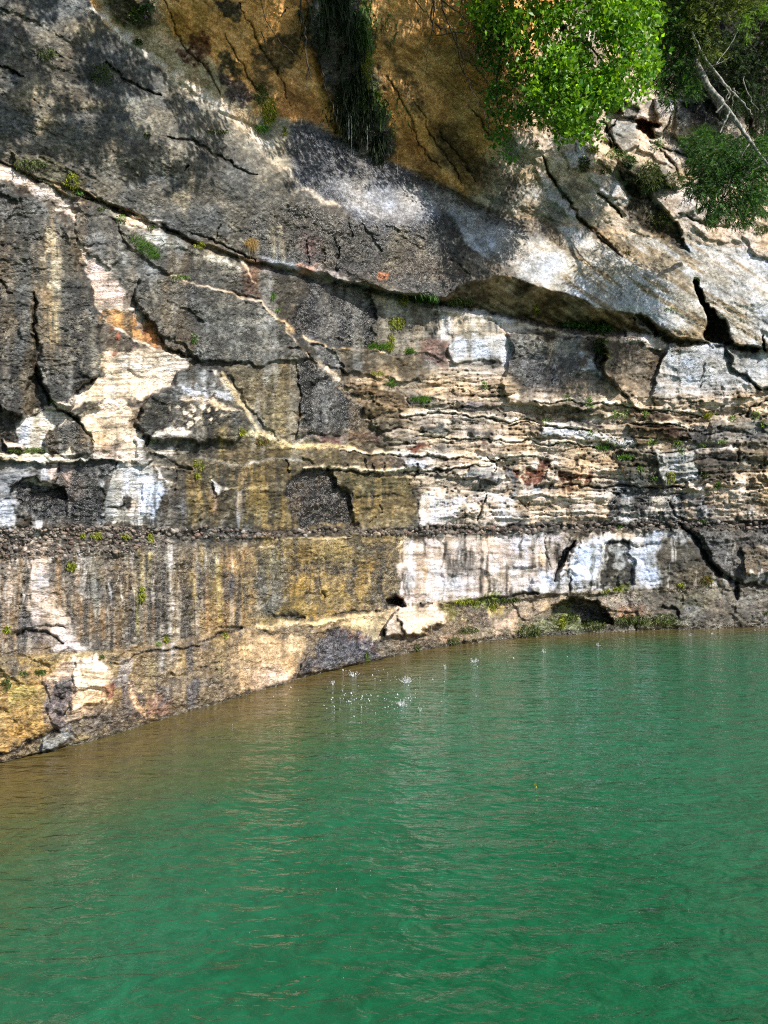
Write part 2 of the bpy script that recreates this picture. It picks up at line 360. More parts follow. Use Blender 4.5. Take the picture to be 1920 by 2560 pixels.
crack("82,730 88,800 90,900 102,940 128,1010", 6, 24, .95); crack("5,700 15,735 35,742", 3, 10, .9); crack("195,930 232,955", 3, 8, .8)
for x,y in ((120,600),(128,620),(112,640),(140,655),(118,585),(130,700)): poly([(x-9,y),(x,y-7),(x+9,y),(x,y+7)], (.42,.37,.27), .7, 4, mot=.5)
# orange and striped patches
poly("250,778 300,785 350,782 384,810 410,865 486,892 440,890 332,850 250,804", (.58,.30,.10), .95, 4, mot=.15, h=-3)
poly("330,790 384,810 410,865 470,890 400,880 350,840", (.30,.10,.04), .7, 9, mot=.5)
poly("250,806 332,850 440,890 400,915 250,905", (.13,.105,.085), .95, 4, mot=.3)
poly("250,870 420,880 470,890 470,930 430,960 390,975 350,1000 310,1000 265,955", (.80,.65,.47), .95, 6, mot=.25)
for y in (862,874,885,899): stroke([(252,y),(330,y+4),(400,y+10)], (.12,.10,.08), 2.2, .6)
stroke("250,800 332,848 400,880 440,890 480,896", (.78,.64,.47), 3, .9, h=4)
for x,y in ((290,845),(265,822),(340,870),(288,880)): poly([(x-8,y),(x,y-8),(x+8,y),(x,y+8)], (.36,.10,.05), .8, 3)
poly("190,985 240,955 268,950 310,1000 322,1040 350,1090 372,1120 372,1150 240,1152 232,1100 205,1060 190,1040 150,1022 60,1042 130,1020", (.74,.60,.44), 1, 4, h=6, mot=.15)
poly("250,1040 300,1050 330,1100 300,1140 262,1090", (.36,.32,.27), .6, 9, mot=.8)
poly("270,1010 320,1020 318,1050 280,1045", (.40,.36,.30), .5, 8, mot=.8)
poly("40,1045 150,1020 210,1055 228,1090 235,1140 150,1132 60,1120 40,1080", (.62,.54,.42), .9, 6, mot=.3)
poly("115,1110 120,1070 160,1055 200,1060 225,1090 235,1140 150,1135", (.065,.064,.062), .97, 5, h=10, mot=.2, wet=1.)
poly("45,1050 75,1050 75,1110 45,1110", (.42,.45,.50), .8, 8, wet=.8)
poly("165,1025 200,1010 262,1000 250,1025 190,1045", (.12,.115,.09), .9, 5, h=8)
crack("140,1015 190,1050 215,1075 240,1108", 3.5, 14, .9); crack("185,1050 165,1030", 2.4, 8, .8)
poly("262,985 285,945 298,975 280,1005", LG, .8, 5); poly("300,975 345,985 345,1035 318,1035", (.10,.085,.075), .8, 6, mot=.5)
poly("240,1100 300,1110 310,1148 245,1148", (.30,.17,.12), .6, 12, mot=.6)
poly("340,1100 365,1095 372,1150 345,1152", LG, .9, 4, h=8)
poly("150,1135 190,1120 230,1140 190,1142", (.80,.68,.5), .9, 4)
poly("185,1122 200,1105 232,1112 238,1145 190,1140", (.12,.12,.12), .8, 4, h=5)
# speckled block
poly("345,1055 352,1018 392,980 438,955 440,925 500,905 558,925 590,980 622,1045 600,1105 500,1105 400,1100 350,1090", (.05,.05,.043), 1, 3.5, h=22, he=4, mot=.12, wet=.7)
poly("395,985 440,950 445,925 505,905 555,930 585,985 560,1000 470,985", LG, .85, 6, mot=.9)
poly("455,960 560,975 585,990 480,990", (.52,.52,.54), .7, 8, mot=.7)
stroke("450,995 520,1000 600,1030", CR, 5, .8); stroke("535,925 600,985 660,1030", (.80,.66,.48), 5, .9)
for x,y,r in ((420,1010,7),(455,1030,9),(470,1020,8),(490,1045,9),(452,1050,8),(520,1025,5),(545,1020,4),(530,1050,5),(500,1015,5),(470,1060,7),(560,1040,4),(430,1035,4),(478,1038,6),(441,1018,5)):
    poly([(x-r,y),(x,y-r),(x+r,y),(x,y+r)], (.70,.62,.5), .95, 2.5, mot=.25)
poly("395,1075 430,1062 480,1080 500,1100 470,1150 480,1172 415,1150 370,1125 375,1095", (.74,.63,.50), .95, 4, h=6, mot=.2)
poly("385,1100 420,1080 440,1095 425,1120 390,1125", (.08,.075,.07), .8, 4)
poly("425,1120 470,1105 500,1130 490,1165 440,1158", (.20,.19,.19), .8, 10, mot=.7)
poly("365,1125 430,1150 480,1175 370,1168", (.13,.12,.10), .9, 5, mot=.5)
poly("1,1100 60,1104 62,1118 20,1118", (.74,.60,.48), .95, 3, h=14)
# ledge line and black & white band
poly("-620,1140 0,1134 130,1133 235,1148 135,1150 70,1155 0,1152 -620,1152", (.82,.70,.5), 1, 3, h=12)
stroke("235,1148 300,1152 360,1160 440,1170 480,1178", (.74,.62,.46), 3.5, .9, h=6)
poly("-620,1152 70,1153 140,1152 150,1172 145,1205 100,1200 60,1210 30,1250 -620,1255", (.25,.25,.26), .95, 5, mot=.15)
poly("118,1152 150,1152 150,1200 122,1200", (.50,.36,.26), .8, 5)
poly("150,1150 290,1155 285,1180 255,1215 252,1312 60,1315 75,1260 60,1220 140,1205", (.038,.038,.04), 1, 5, h=-6, mot=.2, wet=1.)
poly("30,1225 55,1205 85,1198 140,1205 168,1225 170,1250 85,1262 35,1255", (.030,.028,.030), 1, 4, h=-14, mot=.2, wet=1.2)
poly("62,1212 90,1200 142,1202 138,1212", (.82,.70,.50), .95, 3)
poly("85,1228 150,1225 150,1248 90,1250", (.20,.10,.07), .6, 6, mot=.8)
poly("158,1150 195,1150 195,1190 200,1230 188,1262 178,1260 172,1225 150,1200", (.44,.33,.31), .85, 7, mot=.4)
poly("-620,1255 40,1255 35,1320 -620,1320", (.46,.47,.50), .9, 9, mot=.4)
poly("75,1262 82,1264 85,1295 115,1300 115,1350 62,1360 70,1300", (.56,.54,.53), .9, 6, mot=.3)
poly("262,1190 300,1150 370,1158 392,1175 402,1215 400,1285 385,1315 252,1312", (.36,.36,.35), .95, 6, mot=.3)
poly("355,1205 398,1205 402,1240 392,1285 355,1282 350,1240", (.86,.88,.92), .95, 7, h=5, mot=.2)
poly("300,1200 316,1200 312,1255 300,1260", (.7,.72,.76), .7, 6); poly("315,1250 350,1260 345,1285 318,1280", (.62,.5,.4), .6, 6)
crack("262,1268 300,1268 308,1258", 3.5, 10, .9); poly("298,1245 318,1245 314,1268 302,1268", BK, .9, 4)
crack("0,1252 60,1254 85,1265", 3, 8, .8); crack("290,1155 288,1175 270,1185", 3, 10, .9); crack("148,1155 150,1185 143,1205", 3, 10, .9)
stroke("380,1165 400,1195 430,1215 440,1222", (.70,.60,.48), 5, .9, h=5)
poly("385,1165 432,1165 432,1215 400,1195", (.16,.15,.13), .8, 6, mot=.5)
crack("435,1165 435,1230", 2, 8, .6); crack("440,1168 480,1174", 3, 12, .9)
# ochre-dark wall between 1050 and 1310, centre left
poly("435,1100 600,1060 700,1100 760,1120 1010,1140 1030,1190 1035,1315 430,1320 432,1180", (.085,.072,.042), .95, 12)
setc(lower * sst(900, 1080, Y) * (1 - sst(1320, 1420, Y)) * sst(600, 680, X) * (1 - sst(1010, 1050, X)) * (.45 + .35 * np.clip(n1 * 2, -1, 1)), (.20, .145, .05))
for x,y0,y1,w_,c_ in ((455,1170,1330,14,(.13,.13,.15)),(478,1180,1320,9,(.22,.16,.06)),(535,1215,1310,10,(.40,.30,.26)),(605,1220,1330,8,(.42,.42,.44)),(560,1060,1190,10,(.20,.15,.05)),(500,1180,1320,8,(.19,.14,.05)),(640,1170,1310,16,(.24,.17,.05))): streak(x,y0,y1,w_,c_,.85)
poly("525,1198 548,1208 558,1220 540,1235 528,1215", (.70,.62,.52), .95, 3, h=7)
stroke("480,1140 560,1160 640,1160", (.30,.29,.28), 3, .6); stroke("555,1218 620,1218 665,1218", (.45,.38,.24), 2.5, .7)
stroke("600,1165 660,1150 760,1145", (.30,.30,.30), 3, .6)
# dark lens
poly("712,1240 725,1200 760,1180 820,1172 850,1210 870,1240 890,1280 900,1310 760,1322 735,1300 720,1275", (.035,.030,.030), 1, 5, h=-14, he=7, mot=.25, wet=1.2)
poly("715,1250 760,1230 765,1290 735,1290", (.12,.04,.03), .7, 10, mot=.6); poly("745,1208 768,1215 766,1228 748,1222", OC, .8, 3)
poly("870,1250 950,1240 955,1290 930,1315 880,1310", (.27,.185,.06), .8, 7)
crack("952,1262 955,1285 930,1315", 2.6, 10, .8); crack("815,1170 830,1190 848,1203", 4, 14, .9); crack("710,1150 718,1175 725,1184", 4, 12, .9); crack("850,1230 856,1250",3,8,.9)
# ---- mid blocks between the big ledge and the diagonal edge
poly("300,560 400,580 520,625 600,660 640,690 640,750 510,715 420,685 390,660 330,620 308,590", (.075,.072,.06), 1, 4, h=8, mot=.1, wet=.8)
poly("270,505 330,550 380,575 470,615 560,645 620,680 560,660 430,625 330,580 300,560 285,530", (.36,.34,.29), .85, 6, mot=.5)
poly("305,545 330,535 400,560 395,572 320,562", (.76,.58,.42), .9, 4, h=4)
poly("310,600 395,665 420,690 380,700 330,760 300,690 300,640", (.12,.12,.11), .95, 6, mot=.3)
for x,y,w_,h_ in ((330,635,22,30),(370,685,20,24),(345,740,22,36),(350,790,24,26)): poly([(x-w_,y),(x,y-h_),(x+w_,y),(x,y+h_)], LG, .8, 5, mot=.9)
poly("380,700 420,688 510,716 640,757 700,792 745,850 770,900 640,910 560,900 486,895 410,862 384,812 350,782 335,750 350,700", (.085,.082,.07), 1, 4, h=16, gy=.02, he=4, mot=.1, wet=.85)
poly("384,812 410,840 470,862 490,894 430,880 400,850", (.03,.028,.026), .9, 5, h=-8); poly("440,845 500,880 480,895 440,865", (.26,.255,.25), .7, 5)
poly("486,895 560,900 640,912 640,1000 590,985 555,925 500,908", (.060,.052,.038), 1, 6, mot=.2, h=4, wet=.7)
poly("560,915 640,908 740,905 740,1080 700,1100 660,1060 620,1010", (.115,.090,.045), .95, 8, h=6, wet=.7)
poly("742,905 790,910 860,960 900,1030 910,1070 850,1085 745,1085", (.025,.024,.026), 1, 5, h=6, gx=-.06, mot=.15, wet=1.1)
poly("770,900 800,905 870,960 905,1020 935,1045 900,1040 860,965", (.42,.30,.17), .8, 4)
stroke("308,588 330,622 392,662 420,686 510,716 640,757 700,792 735,850 770,893 830,935 870,960 900,1010 915,1050", (.60,.47,.34), 2.2, .85, h=3)
stroke("640,757 700,800 780,858 850,870 960,880", (.66,.46,.26), 3.5, .9, h=4)
poly("745,1055 910,1060 960,1085 1010,1110 920,1130 740,1110 690,1090", (.10,.085,.06), .9, 7, mot=.4)
poly("745,1058 840,1050 845,1090 760,1088", (.26,.25,.24), .6, 8, mot=.7, wet=1.2); poly("780,1085 930,1080 960,1105 800,1110", (.13,.05,.045), .8, 8, mot=.6)
stroke("600,1080 660,1090 720,1110 830,1115 920,1130 1010,1138", (.62,.48,.26), 4, .85, h=4)
stroke("560,930 600,1010 650,1080 720,1106", (.60,.46,.26), 4, .8, h=3)
poly("600,620 640,640 690,670 640,760 610,690", (.24,.10,.055), .6, 10, mot=.6); stroke("590,635 615,665 640,710", (.75,.55,.38), 3, .9)
# area x 640-960, y 660-880
poly("640,672 760,700 740,830 700,790 645,755", (.095,.072,.042), .95, 6, mot=.2, wet=.8)
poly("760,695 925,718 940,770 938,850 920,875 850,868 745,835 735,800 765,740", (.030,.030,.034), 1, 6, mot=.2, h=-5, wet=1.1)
stroke("660,645 760,672 850,700 925,715", (.46,.43,.42), 7, .7); poly("745,655 850,680 850,700 745,675", (.40,.34,.34), .7, 6, mot=.6, wet=1.2)
poly("740,660 775,665 780,690 745,682", (.52,.22,.12), .7, 5, mot=.5); poly("745,590 790,600 790,650 750,640", (.16,.06,.06), .5, 12, mot=.6)
poly("860,765 885,750 910,765 905,778 862,782", (.22,.075,.035), .85, 4, mot=.5)
stroke("840,805 870,795 900,785 935,790", (.38,.33,.28), 3.5, .8, h=3); poly("870,800 930,790 925,850 905,820", (.16,.16,.17), .8, 5, mot=.4)
stroke("770,840 830,838 890,835", (.30,.30,.33), 6, .6)
poly("935,725 1010,740 1095,770 1100,830 1100,900 1060,890 960,880 930,868 940,800", (.135,.122,.10), 1, 6, mot=.2, wet=.6, h=4)
poly("940,725 1000,740 1010,770 960,780 940,750", (.30,.27,.22), .7, 10, mot=.6)
poly("1100,775 1280,795 1340,830 1330,850 1270,850 1140,845 1125,880 1105,870", (.34,.29,.23), 1, 6, mot=.3, wet=.15)
streak(1108,780,870,16,(.62,.60,.57),.9); streak(1180,790,850,30,(.24,.22,.17),.6); streak(1270,800,850,40,(.66,.54,.42),.7)
poly("1122,850 1140,842 1272,845 1285,870 1282,905 1130,905 1118,880", (.42,.425,.43), .95, 6, h=6, wet=.8, mot=.1)
poly("1115,905 1285,900 1290,980 1250,990 1120,950 1105,920", (.22,.21,.19), .9, 10, mot=.4)
streak(1260,850,980,10,(.74,.74,.74),.7); poly("1250,990 1275,900 1290,985", (.30,.25,.2), .6, 8)
poly("1080,840 1120,850 1125,890 1105,930 1060,900 1040,885", (.15,.07,.05), .75, 9, mot=.7)
poly("700,862 780,870 840,862 1020,890 1050,905 1100,950 1010,955 900,930 860,930 790,910 745,860", (.105,.085,.055), .95, 5, mot=.15, h=8)
poly("770,862 830,868 850,905 860,935 820,925 790,905", (.028,.028,.034), .95, 5, h=-5, wet=1.1)
poly("870,940 1030,960 1060,975 1100,980 980,985 900,965", (.09,.065,.045), .8, 6, mot=.4)
# ---- right block row
poly("1270,830 1400,842 1530,850 1560,900 1545,990 1565,1010 1480,1025 1280,1005 1262,960 1275,900", (.085,.082,.080), 1, 5, h=14, he=4, mot=.12, wet=.8)
poly("1280,830 1460,850 1470,900 1440,880 1330,870 1285,880", (.25,.235,.2), .85, 12, mot=.5)
poly("1290,910 1400,930 1500,960 1560,1005 1440,1010 1290,995", (.045,.045,.055), .8, 12, mot=.4, wet=.9)
poly("1450,890 1480,890 1515,940 1500,945 1465,920", (.5,.5,.52), .8, 6, mot=.6, wet=.9); poly("1470,840 1515,850 1515,910 1500,930 1480,890 1462,870", (.06,.05,.035), .9, 5, mot=.5, h=-8)
crack("1512,850 1516,880 1506,920", 4, 14, .9)
poly("1520,842 1600,850 1662,862 1655,900 1640,980 1630,1015 1600,1028 1565,1008 1530,960 1515,930 1518,880", (.135,.095,.055), 1, 4, h=14, gx=-.12, he=4, mot=.1, wet=.5)
poly("1560,836 1662,840 1660,872 1640,876 1570,850", (.48,.40,.32), .95, 4, h=6, mot=.2)
poly("1662,858 1740,868 1800,862 1822,880 1850,920 1882,975 1878,995 1820,1000 1750,1005 1640,1005 1632,985 1645,920", (.36,.37,.385), 1, 5, h=14, gy=-.06, he=4, mot=.1, wet=.9)
poly("1640,990 1870,985 1880,1020 1700,1035 1635,1030", (.105,.082,.055), .95, 7, mot=.3, h=4)
poly("1760,872 1830,880 1810,910 1770,890", (.22,.24,.3), .6, 10, mot=.5)
poly("1662,862 1770,862 1750,870 1700,872 1664,880", (.05,.045,.04), .8, 4)
poly("1812,872 1940,870 1940,965 1890,972 1860,940 1830,900", (.34,.34,.335), 1, 4, h=12, he=4, wet=.6)
poly("1860,870 1960,870 1960,900 1870,890", (.16,.16,.1), .6, 8)
crack("1760,905 1755,960",2,6,.5); crack("1770,955 1758,970",2,6,.8); crack("1805,960 1808,980",2.4,6,.8)
stroke("1080,768 1180,784 1280,802 1370,822 1454,842", (.62,.50,.37), 5, .85, h=5); stroke("1454,842 1560,848 1655,856", (.55,.44,.33), 4, .8, h=4)
poly("1100,757 1290,792 1300,800 1180,786 1100,770", (.42,.40,.37), .7, 3)
# ---- strata zone
zs = lower * sst(880, 960, Y + 40 * n1 - 60 * sst(1250, 1330, X) * 1.0) * (1 - sst(1292, 1304, Y)) * sst(-35, 35, X + 40 * n1 + 25 * n2 - np.interp(Y, [880, 960, 1060, 1120, 1180, 1300], [1000, 880, 905, 985, 1035, 1048]))
setc(zs, (.50, .395, .295)); setc(zs * (1 - sst(940, 1120, X + 60 * n2)) * .65, (.16, .115, .06)); setc(zs * sst(.0, .5, fbs(X / 160, Y / 24, 103, 3) + .3 * n2) * .6, (.20, .17, .14)); WET -= zs * (WET - .12)
srn = fbs(X / 120, (Y + 18 * n1) / 13, 101, 3)
setc(zs * sst(.25, .6, srn) * .65, (.25, .19, .13)); setc(zs * sst(.1, .6, n2 + n1 * .5) * .45, (.34, .27, .20))
for s_,c_,h_ in (
 ("870,960 940,965 1000,985 1030,1010 1000,1025 920,1000 890,985",(.14,.10,.06),8),("900,1010 960,1005 985,1030 940,1045 905,1040",(.13,.10,.055),8),
 ("925,1045 990,1040 1000,1060 950,1075 925,1065",(.12,.10,.07),6),("1060,1060 1100,1050 1140,1075 1120,1090 1065,1085",(.12,.12,.11),10),
 ("1010,985 1080,990 1120,1010 1090,1020 1030,1005",(.16,.15,.13),6),("1140,1000 1190,1000 1215,1025 1170,1020",(.20,.18,.19),5),
 ("1130,1045 1170,1040 1180,1050 1140,1055",(.10,.09,.08),5),("1170,1075 1230,1075 1240,1090 1180,1095",(.17,.16,.15),7),
 ("1020,1125 1060,1112 1080,1125 1040,1135",(.24,.07,.035),3),("1195,1110 1215,1115 1205,1125",(.2,.07,.04),2),
 ("760,1130 900,1130 1030,1145 1025,1178 900,1178 790,1170",(.10,.08,.04),6),("905,1140 1010,1142 1050,1150 1045,1175 920,1178",(.09,.065,.05),8),
 ("1020,1150 1060,1150 1055,1175 1025,1172",(.46,.44,.44),5),("840,1180 1030,1190 1020,1240 880,1235 850,1205",(.13,.11,.05),5),
 ("1170,1170 1240,1160 1265,1190 1240,1210 1150,1195",(.26,.25,.24),9),("1265,1170 1285,1170 1300,1200 1270,1215",(.14,.15,.17),6),
 ("1190,1200 1240,1200 1240,1212 1195,1212",(.10,.09,.08),5),("1110,1140 1180,1150 1160,1165 1110,1160",(.34,.27,.24),5),
 ("1345,1005 1480,1015 1530,1040 1440,1040 1340,1030",(.20,.17,.12),10),("1555,1030 1650,1025 1750,1050 1700,1060 1580,1050",(.13,.085,.055),7),
 ("1350,1055 1420,1050 1500,1080 1600,1100 1560,1115 1450,1100 1350,1080",(.46,.46,.45),9),("1420,1045 1520,1060 1530,1085 1470,1070",(.14,.13,.12),5),
 ("1570,1065 1640,1050 1720,1060 1740,1085 1730,1105 1600,1105",(.16,.11,.06),10),("1640,1065 1725,1062 1728,1100 1650,1100",(.085,.05,.035),5),
 ("1720,1055 1765,1060 1775,1110 1735,1105",(.10,.10,.10),6),("1770,1055 1960,1050 1960,1110 1850,1115 1780,1110",(.22,.20,.175),9),
 ("1545,1120 1620,1115 1680,1150 1660,1210 1580,1210 1550,1160",(.09,.09,.075),9),("1650,1130 1740,1130 1745,1200 1660,1215",(.30,.31,.31),7),
 ("1740,1125 1830,1130 1850,1160 1820,1215 1750,1205",(.10,.085,.07),9),("1840,1105 1960,1110 1960,1200 1900,1200 1850,1150",(.19,.155,.11),8),
 ("1345,1150 1385,1155 1385,1180 1350,1180",(.16,.06,.035),-4),("1290,1180 1365,1180 1365,1210 1300,1205",(.20,.07,.04),-4),
 ("1395,1185 1430,1190 1420,1210 1390,1205",(.13,.06,.035),-4),("1335,1215 1375,1215 1370,1232 1335,1228",(.07,.06,.05),-6),
 ("1390,1225 1420,1215 1425,1235 1395,1238",(.16,.08,.045),-4),("1445,1190 1475,1190 1470,1205",(.14,.06,.04),-4),
 ("1280,1228 1345,1230 1360,1240 1330,1245 1270,1243",(.36,.38,.40),9),("1420,1145 1440,1150 1430,1170",(.10,.08,.06),-5),
 ("1170,1120 1230,1115 1260,1130 1200,1140",(.30,.24,.19),5),("1100,1180 1160,1185 1140,1205 1090,1200",(.30,.24,.17),5)):
    poly(s_, c_, .92, 4, h=h_, he=3.5, mot=.3)
for a in ("1340,1005 1420,1003 1500,1010 1560,1020 1700,1028 1760,1042","1280,1060 1400,1065 1480,1075","1050,1090 1150,1098 1280,1104 1400,1110 1500,1120","850,1130 1000,1140 1200,1150 1340,1145","1130,1030 1180,1040 1240,1050 1340,1055","1580,1055 1700,1060 1740,1075","1000,1040 1080,1030 1150,1035","1240,1150 1238,1180 1232,1165","900,1175 1030,1182 1150,1170 1230,1160","760,1172 900,1180 1060,1185"):
    stroke([(x,y-4) for x,y in P(a)], (.84,.72,.54), 4.5, .85, h=6); crack(a, 2.4, 12, .85)
for a in ("1212,1140 1230,1150 1245,1165","1040,1160 1045,1185 1035,1200","935,1155 938,1175","970,1155 967,1175","1885,1010 1870,1030 1862,1045","1920,1000 1880,1015"): crack(a, 3, 12, .9)
stroke("960,1180 1010,1185 1030,1200", CR, 4, .6)
# white-washed band under the strata (y 1240-1310)
poly("880,1245 1040,1245 1050,1300 1000,1318 900,1318", (.18,.14,.07), .8, 8, mot=.3)
poly("1040,1240 1180,1240 1290,1245 1300,1300 1240,1312 1050,1312", (.48,.43,.39), 1, 6, mot=.15, wet=.1, h=3)
streak(1090,1245,1315,14,(.70,.74,.80),.8); streak(1150,1240,1310,18,(.70,.74,.80),.7,-6); streak(1115,1245,1312,6,(.8,.86,.95),.8); streak(1260,1245,1312,10,(.8,.84,.9),.8); streak(1200,1260,1310,8,(.45,.40,.35),.6)
poly("1310,1250 1520,1240 1525,1300 1310,1310", (.58,.44,.30), 1, 5, mot=.2, wet=.05)
crack("1222,1245 1208,1270 1200,1300", 3.5, 12, .9); crack("1290,1250 1320,1275 1345,1278 1368,1280",2.2,8,.7); crack("1325,1255 1318,1268",2,8,.7)
poly("1525,1225 1560,1218 1680,1222 1720,1230 1725,1300 1560,1306 1522,1290", (.055,.055,.06), 1, 5, mot=.15, wet=.9)
streak(1565,1222,1300,14,(.42,.44,.48),.95,-4); streak(1660,1222,1300,18,(.45,.46,.48),.9); streak(1640,1228,1300,16,(.55,.53,.50),.9); streak(1690,1240,1300,12,(.36,.38,.42),.8); stroke("1530,1238 1720,1236", (.02,.02,.02), 4, .8, h=-4)
poly("1548,1285 1560,1275 1600,1285 1590,1298 1550,1300", (.45,.45,.46), .8, 5); poly("1605,1250 1625,1250 1618,1300 1600,1300", BK, .8, 4)
poly("1725,1240 1790,1240 1800,1290 1730,1295", (.11,.12,.14), .9, 8, mot=.4); poly("1800,1240 1960,1232 1960,1290 1790,1292 1775,1260", (.40,.30,.21), .95, 8, mot=.3)
crack("1672,1255 1690,1290 1705,1310", 3, 12, .8); stroke("1280,1242 1520,1240", CR, 4, .8, h=4); crack("1400,1217 1520,1219 1600,1214 1720,1220", 3, 14, .9)
poly("1720,1215 1800,1210 1830,1180 1960,1180 1960,1232 1800,1240 1725,1235", (.50,.38,.26), .9, 6, mot=.4)
for x,y in ((1745,1225),(1770,1218),(1895,1215),(1840,1200),(1720,1218)): poly([(x-16,y+4),(x-4,y-9),(x+14,y-5),(x+16,y+8)], (.66,.52,.38), .9, 3, h=10)
# ---- lower wall under the pebbles, left to right
lw = lower * sst(1345, 1400, Y)
setc(lw * (1 - sst(1000, 1040, X)), (.17, .14, .11)); WET += lw * (1 - sst(1000, 1040, X)) * (1.2 - WET)
setc(lw * sst(260, 560, X) * (1 - sst(990, 1030, X)) * .8, (.26, .18, .075))
setc(lw * (1 - sst(640, 700, X)) * sst(.0, .5, nv) * .7, (.27, .16, .07)); setc(lw * sst(.05, .5, -nv) * .7, (.045,.04,.04)); setc(lw * (1 - sst(640, 720, X)) * sst(.25, .6, fbs(X / 11, Y / 140, 85, 2)) * .6, (.36, .31, .25))
poly("60,1360 118,1350 122,1440 130,1480 160,1540 190,1600 235,1648 160,1660 120,1600 95,1560 80,1480 70,1420", (.52,.43,.36), 1, 6, mot=.15, wet=.25)
streak(30,1400,1560,12,(.50,.40,.32),.85,-8); streak(5,1400,1480,14,(.20,.2,.2),.7); poly("60,1545 110,1545 130,1600 60,1600", (.13,.12,.12), .7, 12)
crack("45,1590 60,1580 95,1578 130,1590 155,1607", 3.6, 14, .9); crack("118,1565 140,1563 162,1570", 2.4, 8, .8); crack("50,1570 60,1460 55,1440",2,5,.5)
for x,y0,y1,w_,c_ in ((232,1390,1560,12,(.30,.29,.25)),(222,1380,1540,4,(.03,.03,.035)),(350,1370,1560,9,(.32,.25,.08)),(372,1380,1480,7,(.38,.30,.1)),(392,1400,1600,14,(.03,.03,.035)),(428,1390,1600,9,(.40,.385,.37)),(408,1400,1580,6,(.03,.03,.03)),(250,1380,1470,8,(.22,.18,.1)),(300,1400,1600,24,(.20,.13,.055)),
   (480,1420,1560,11,(.30,.22,.07)),(505,1400,1540,14,(.06,.055,.055)),(550,1400,1560,8,(.33,.24,.07)),(575,1430,1510,16,(.05,.045,.06)),(620,1380,1540,14,(.16,.13,.07)),(345,1480,1600,5,(.32,.28,.05)),(180,1400,1600,16,(.14,.125,.11)),(330,1360,1440,6,(.33,.3,.28))):
    streak(x,y0,y1,w_,c_,.85)
# ochre centre panel
poly("640,1345 1010,1345 1005,1440 1000,1500 900,1512 760,1560 640,1575", (.22,.155,.055), .95, 10, mot=.3, wet=1.0)
for s_,c_,e_ in (("745,1350 860,1360 870,1400 800,1440 740,1400",(.22,.145,.04),10),("718,1470 745,1445 800,1430 810,1490 800,1560 750,1560 720,1500",(.34,.22,.05),9),("800,1440 830,1450 850,1530 800,1560",(.28,.19,.05),10),("862,1372 885,1370 888,1410 870,1430 858,1400",(.33,.22,.06),6),("890,1430 930,1400 940,1430 900,1490 870,1550 850,1540",(.27,.18,.05),9),("880,1350 960,1360 1005,1400 1000,1500 930,1520 920,1450 940,1400 890,1390",(.10,.085,.055),10),("740,1400 860,1400 860,1450 780,1430 740,1440",(.07,.05,.035),8),("830,1400 850,1440 880,1440 900,1380 890,1365 880,1420 855,1420",(.04,.035,.035),6),("640,1440 715,1400 720,1500 700,1540 640,1540",(.13,.115,.09),10),("650,1380 700,1370 720,1440 650,1440",(.12,.10,.055),10)):
    poly(s_, c_, .85, e_, mot=.6)
for y in (1415,1432,1455,1478,1500): stroke([(700,y),(820,y+3),(930,y-3)], (.07,.05,.025), 2, .45)
crack("803,1455 808,1485 810,1495", 2.6, 8, .9); stroke("640,1345 700,1350 730,1345 800,1348 880,1342", (.55,.42,.24), 3.5, .8, h=5)
stroke("640,1368 690,1370",(.6,.45,.28),3,.8); stroke("985,1370 1000,1350 1020,1345",(.7,.55,.38),3,.8)
# pale washed panel
poly("1008,1345 1290,1335 1290,1340 1440,1330 1420,1380 1385,1440 1370,1480 1290,1500 1090,1508 1060,1515 1008,1498 1003,1420", (.50,.43,.385), 1, 5, mot=.12, wet=.05)
setc(lower * sst(1005, 1030, X) * (1 - sst(1270, 1300, X)) * sst(1340, 1360, Y) * (1 - sst(1490, 1505, Y)) * sst(0, .5, fbs(X / 200, Y / 4.2, 111)) * .35, (.40, .28, .2))
for x,y0,y1,w_,c_ in ((1020,1350,1500,10,(.78,.77,.76)),(1048,1350,1500,12,(.36,.27,.19)),(1110,1350,1395,8,(.12,.10,.08)),(1170,1370,1440,14,(.06,.055,.05)),(1205,1410,1500,9,(.05,.05,.048)),(1150,1400,1470,10,(.22,.18,.14)),(1265,1400,1500,14,(.09,.085,.08)),(1080,1400,1500,20,(.78,.76,.75)),(1240,1400,1500,12,(.70,.67,.65)),(1120,1440,1500,26,(.72,.70,.69)),(1300,1340,1430,14,(.56,.55,.56)),(1335,1340,1460,20,(.15,.12,.09)),(1370,1345,1430,14,(.08,.075,.07)),(1290,1420,1500,16,(.70,.66,.64)),(1355,1380,1420,7,(.5,.38,.26)),(1400,1350,1400,14,(.05,.05,.05)),(1100,1365,1380,8,(.4,.3,.2)),(1060,1410,1450,5,(.55,.33,.12))):
    streak(x,y0,y1+18,w_,c_,.9)
poly("1350,1440 1385,1440 1375,1480 1310,1485 1330,1460", (.76,.74,.73), .8, 10, mot=.4)
poly("1432,1350 1440,1345 1420,1400 1395,1445 1378,1455 1400,1400", (.03,.025,.02), .95, 4, h=-18)
poly("1436,1365 1460,1350 1450,1400 1400,1450 1380,1452 1410,1410", (.62,.50,.38), .95, 4, h=8)
poly("1440,1350 1480,1335 1620,1330 1740,1335 1680,1380 1660,1440 1640,1475 1500,1485 1400,1490 1400,1450", (.50,.48,.46), 1, 6, mot=.2, wet=.2)
poly("1450,1345 1520,1332 1620,1330 1590,1345 1480,1350", (.70,.55,.40), .9, 5, mot=.2)
poly("1440,1365 1520,1345 1525,1360 1508,1400 1482,1460 1430,1480 1425,1420", (.66,.70,.75), .95, 6, mot=.4, h=4)
poly("1415,1440 1432,1400 1432,1480 1400,1475", (.34,.32,.28), .7, 6, mot=.7)
poly("1515,1362 1570,1360 1572,1385 1590,1400 1590,1460 1560,1475 1480,1480 1492,1430", (.055,.052,.042), .95, 6, mot=.4, h=-6)
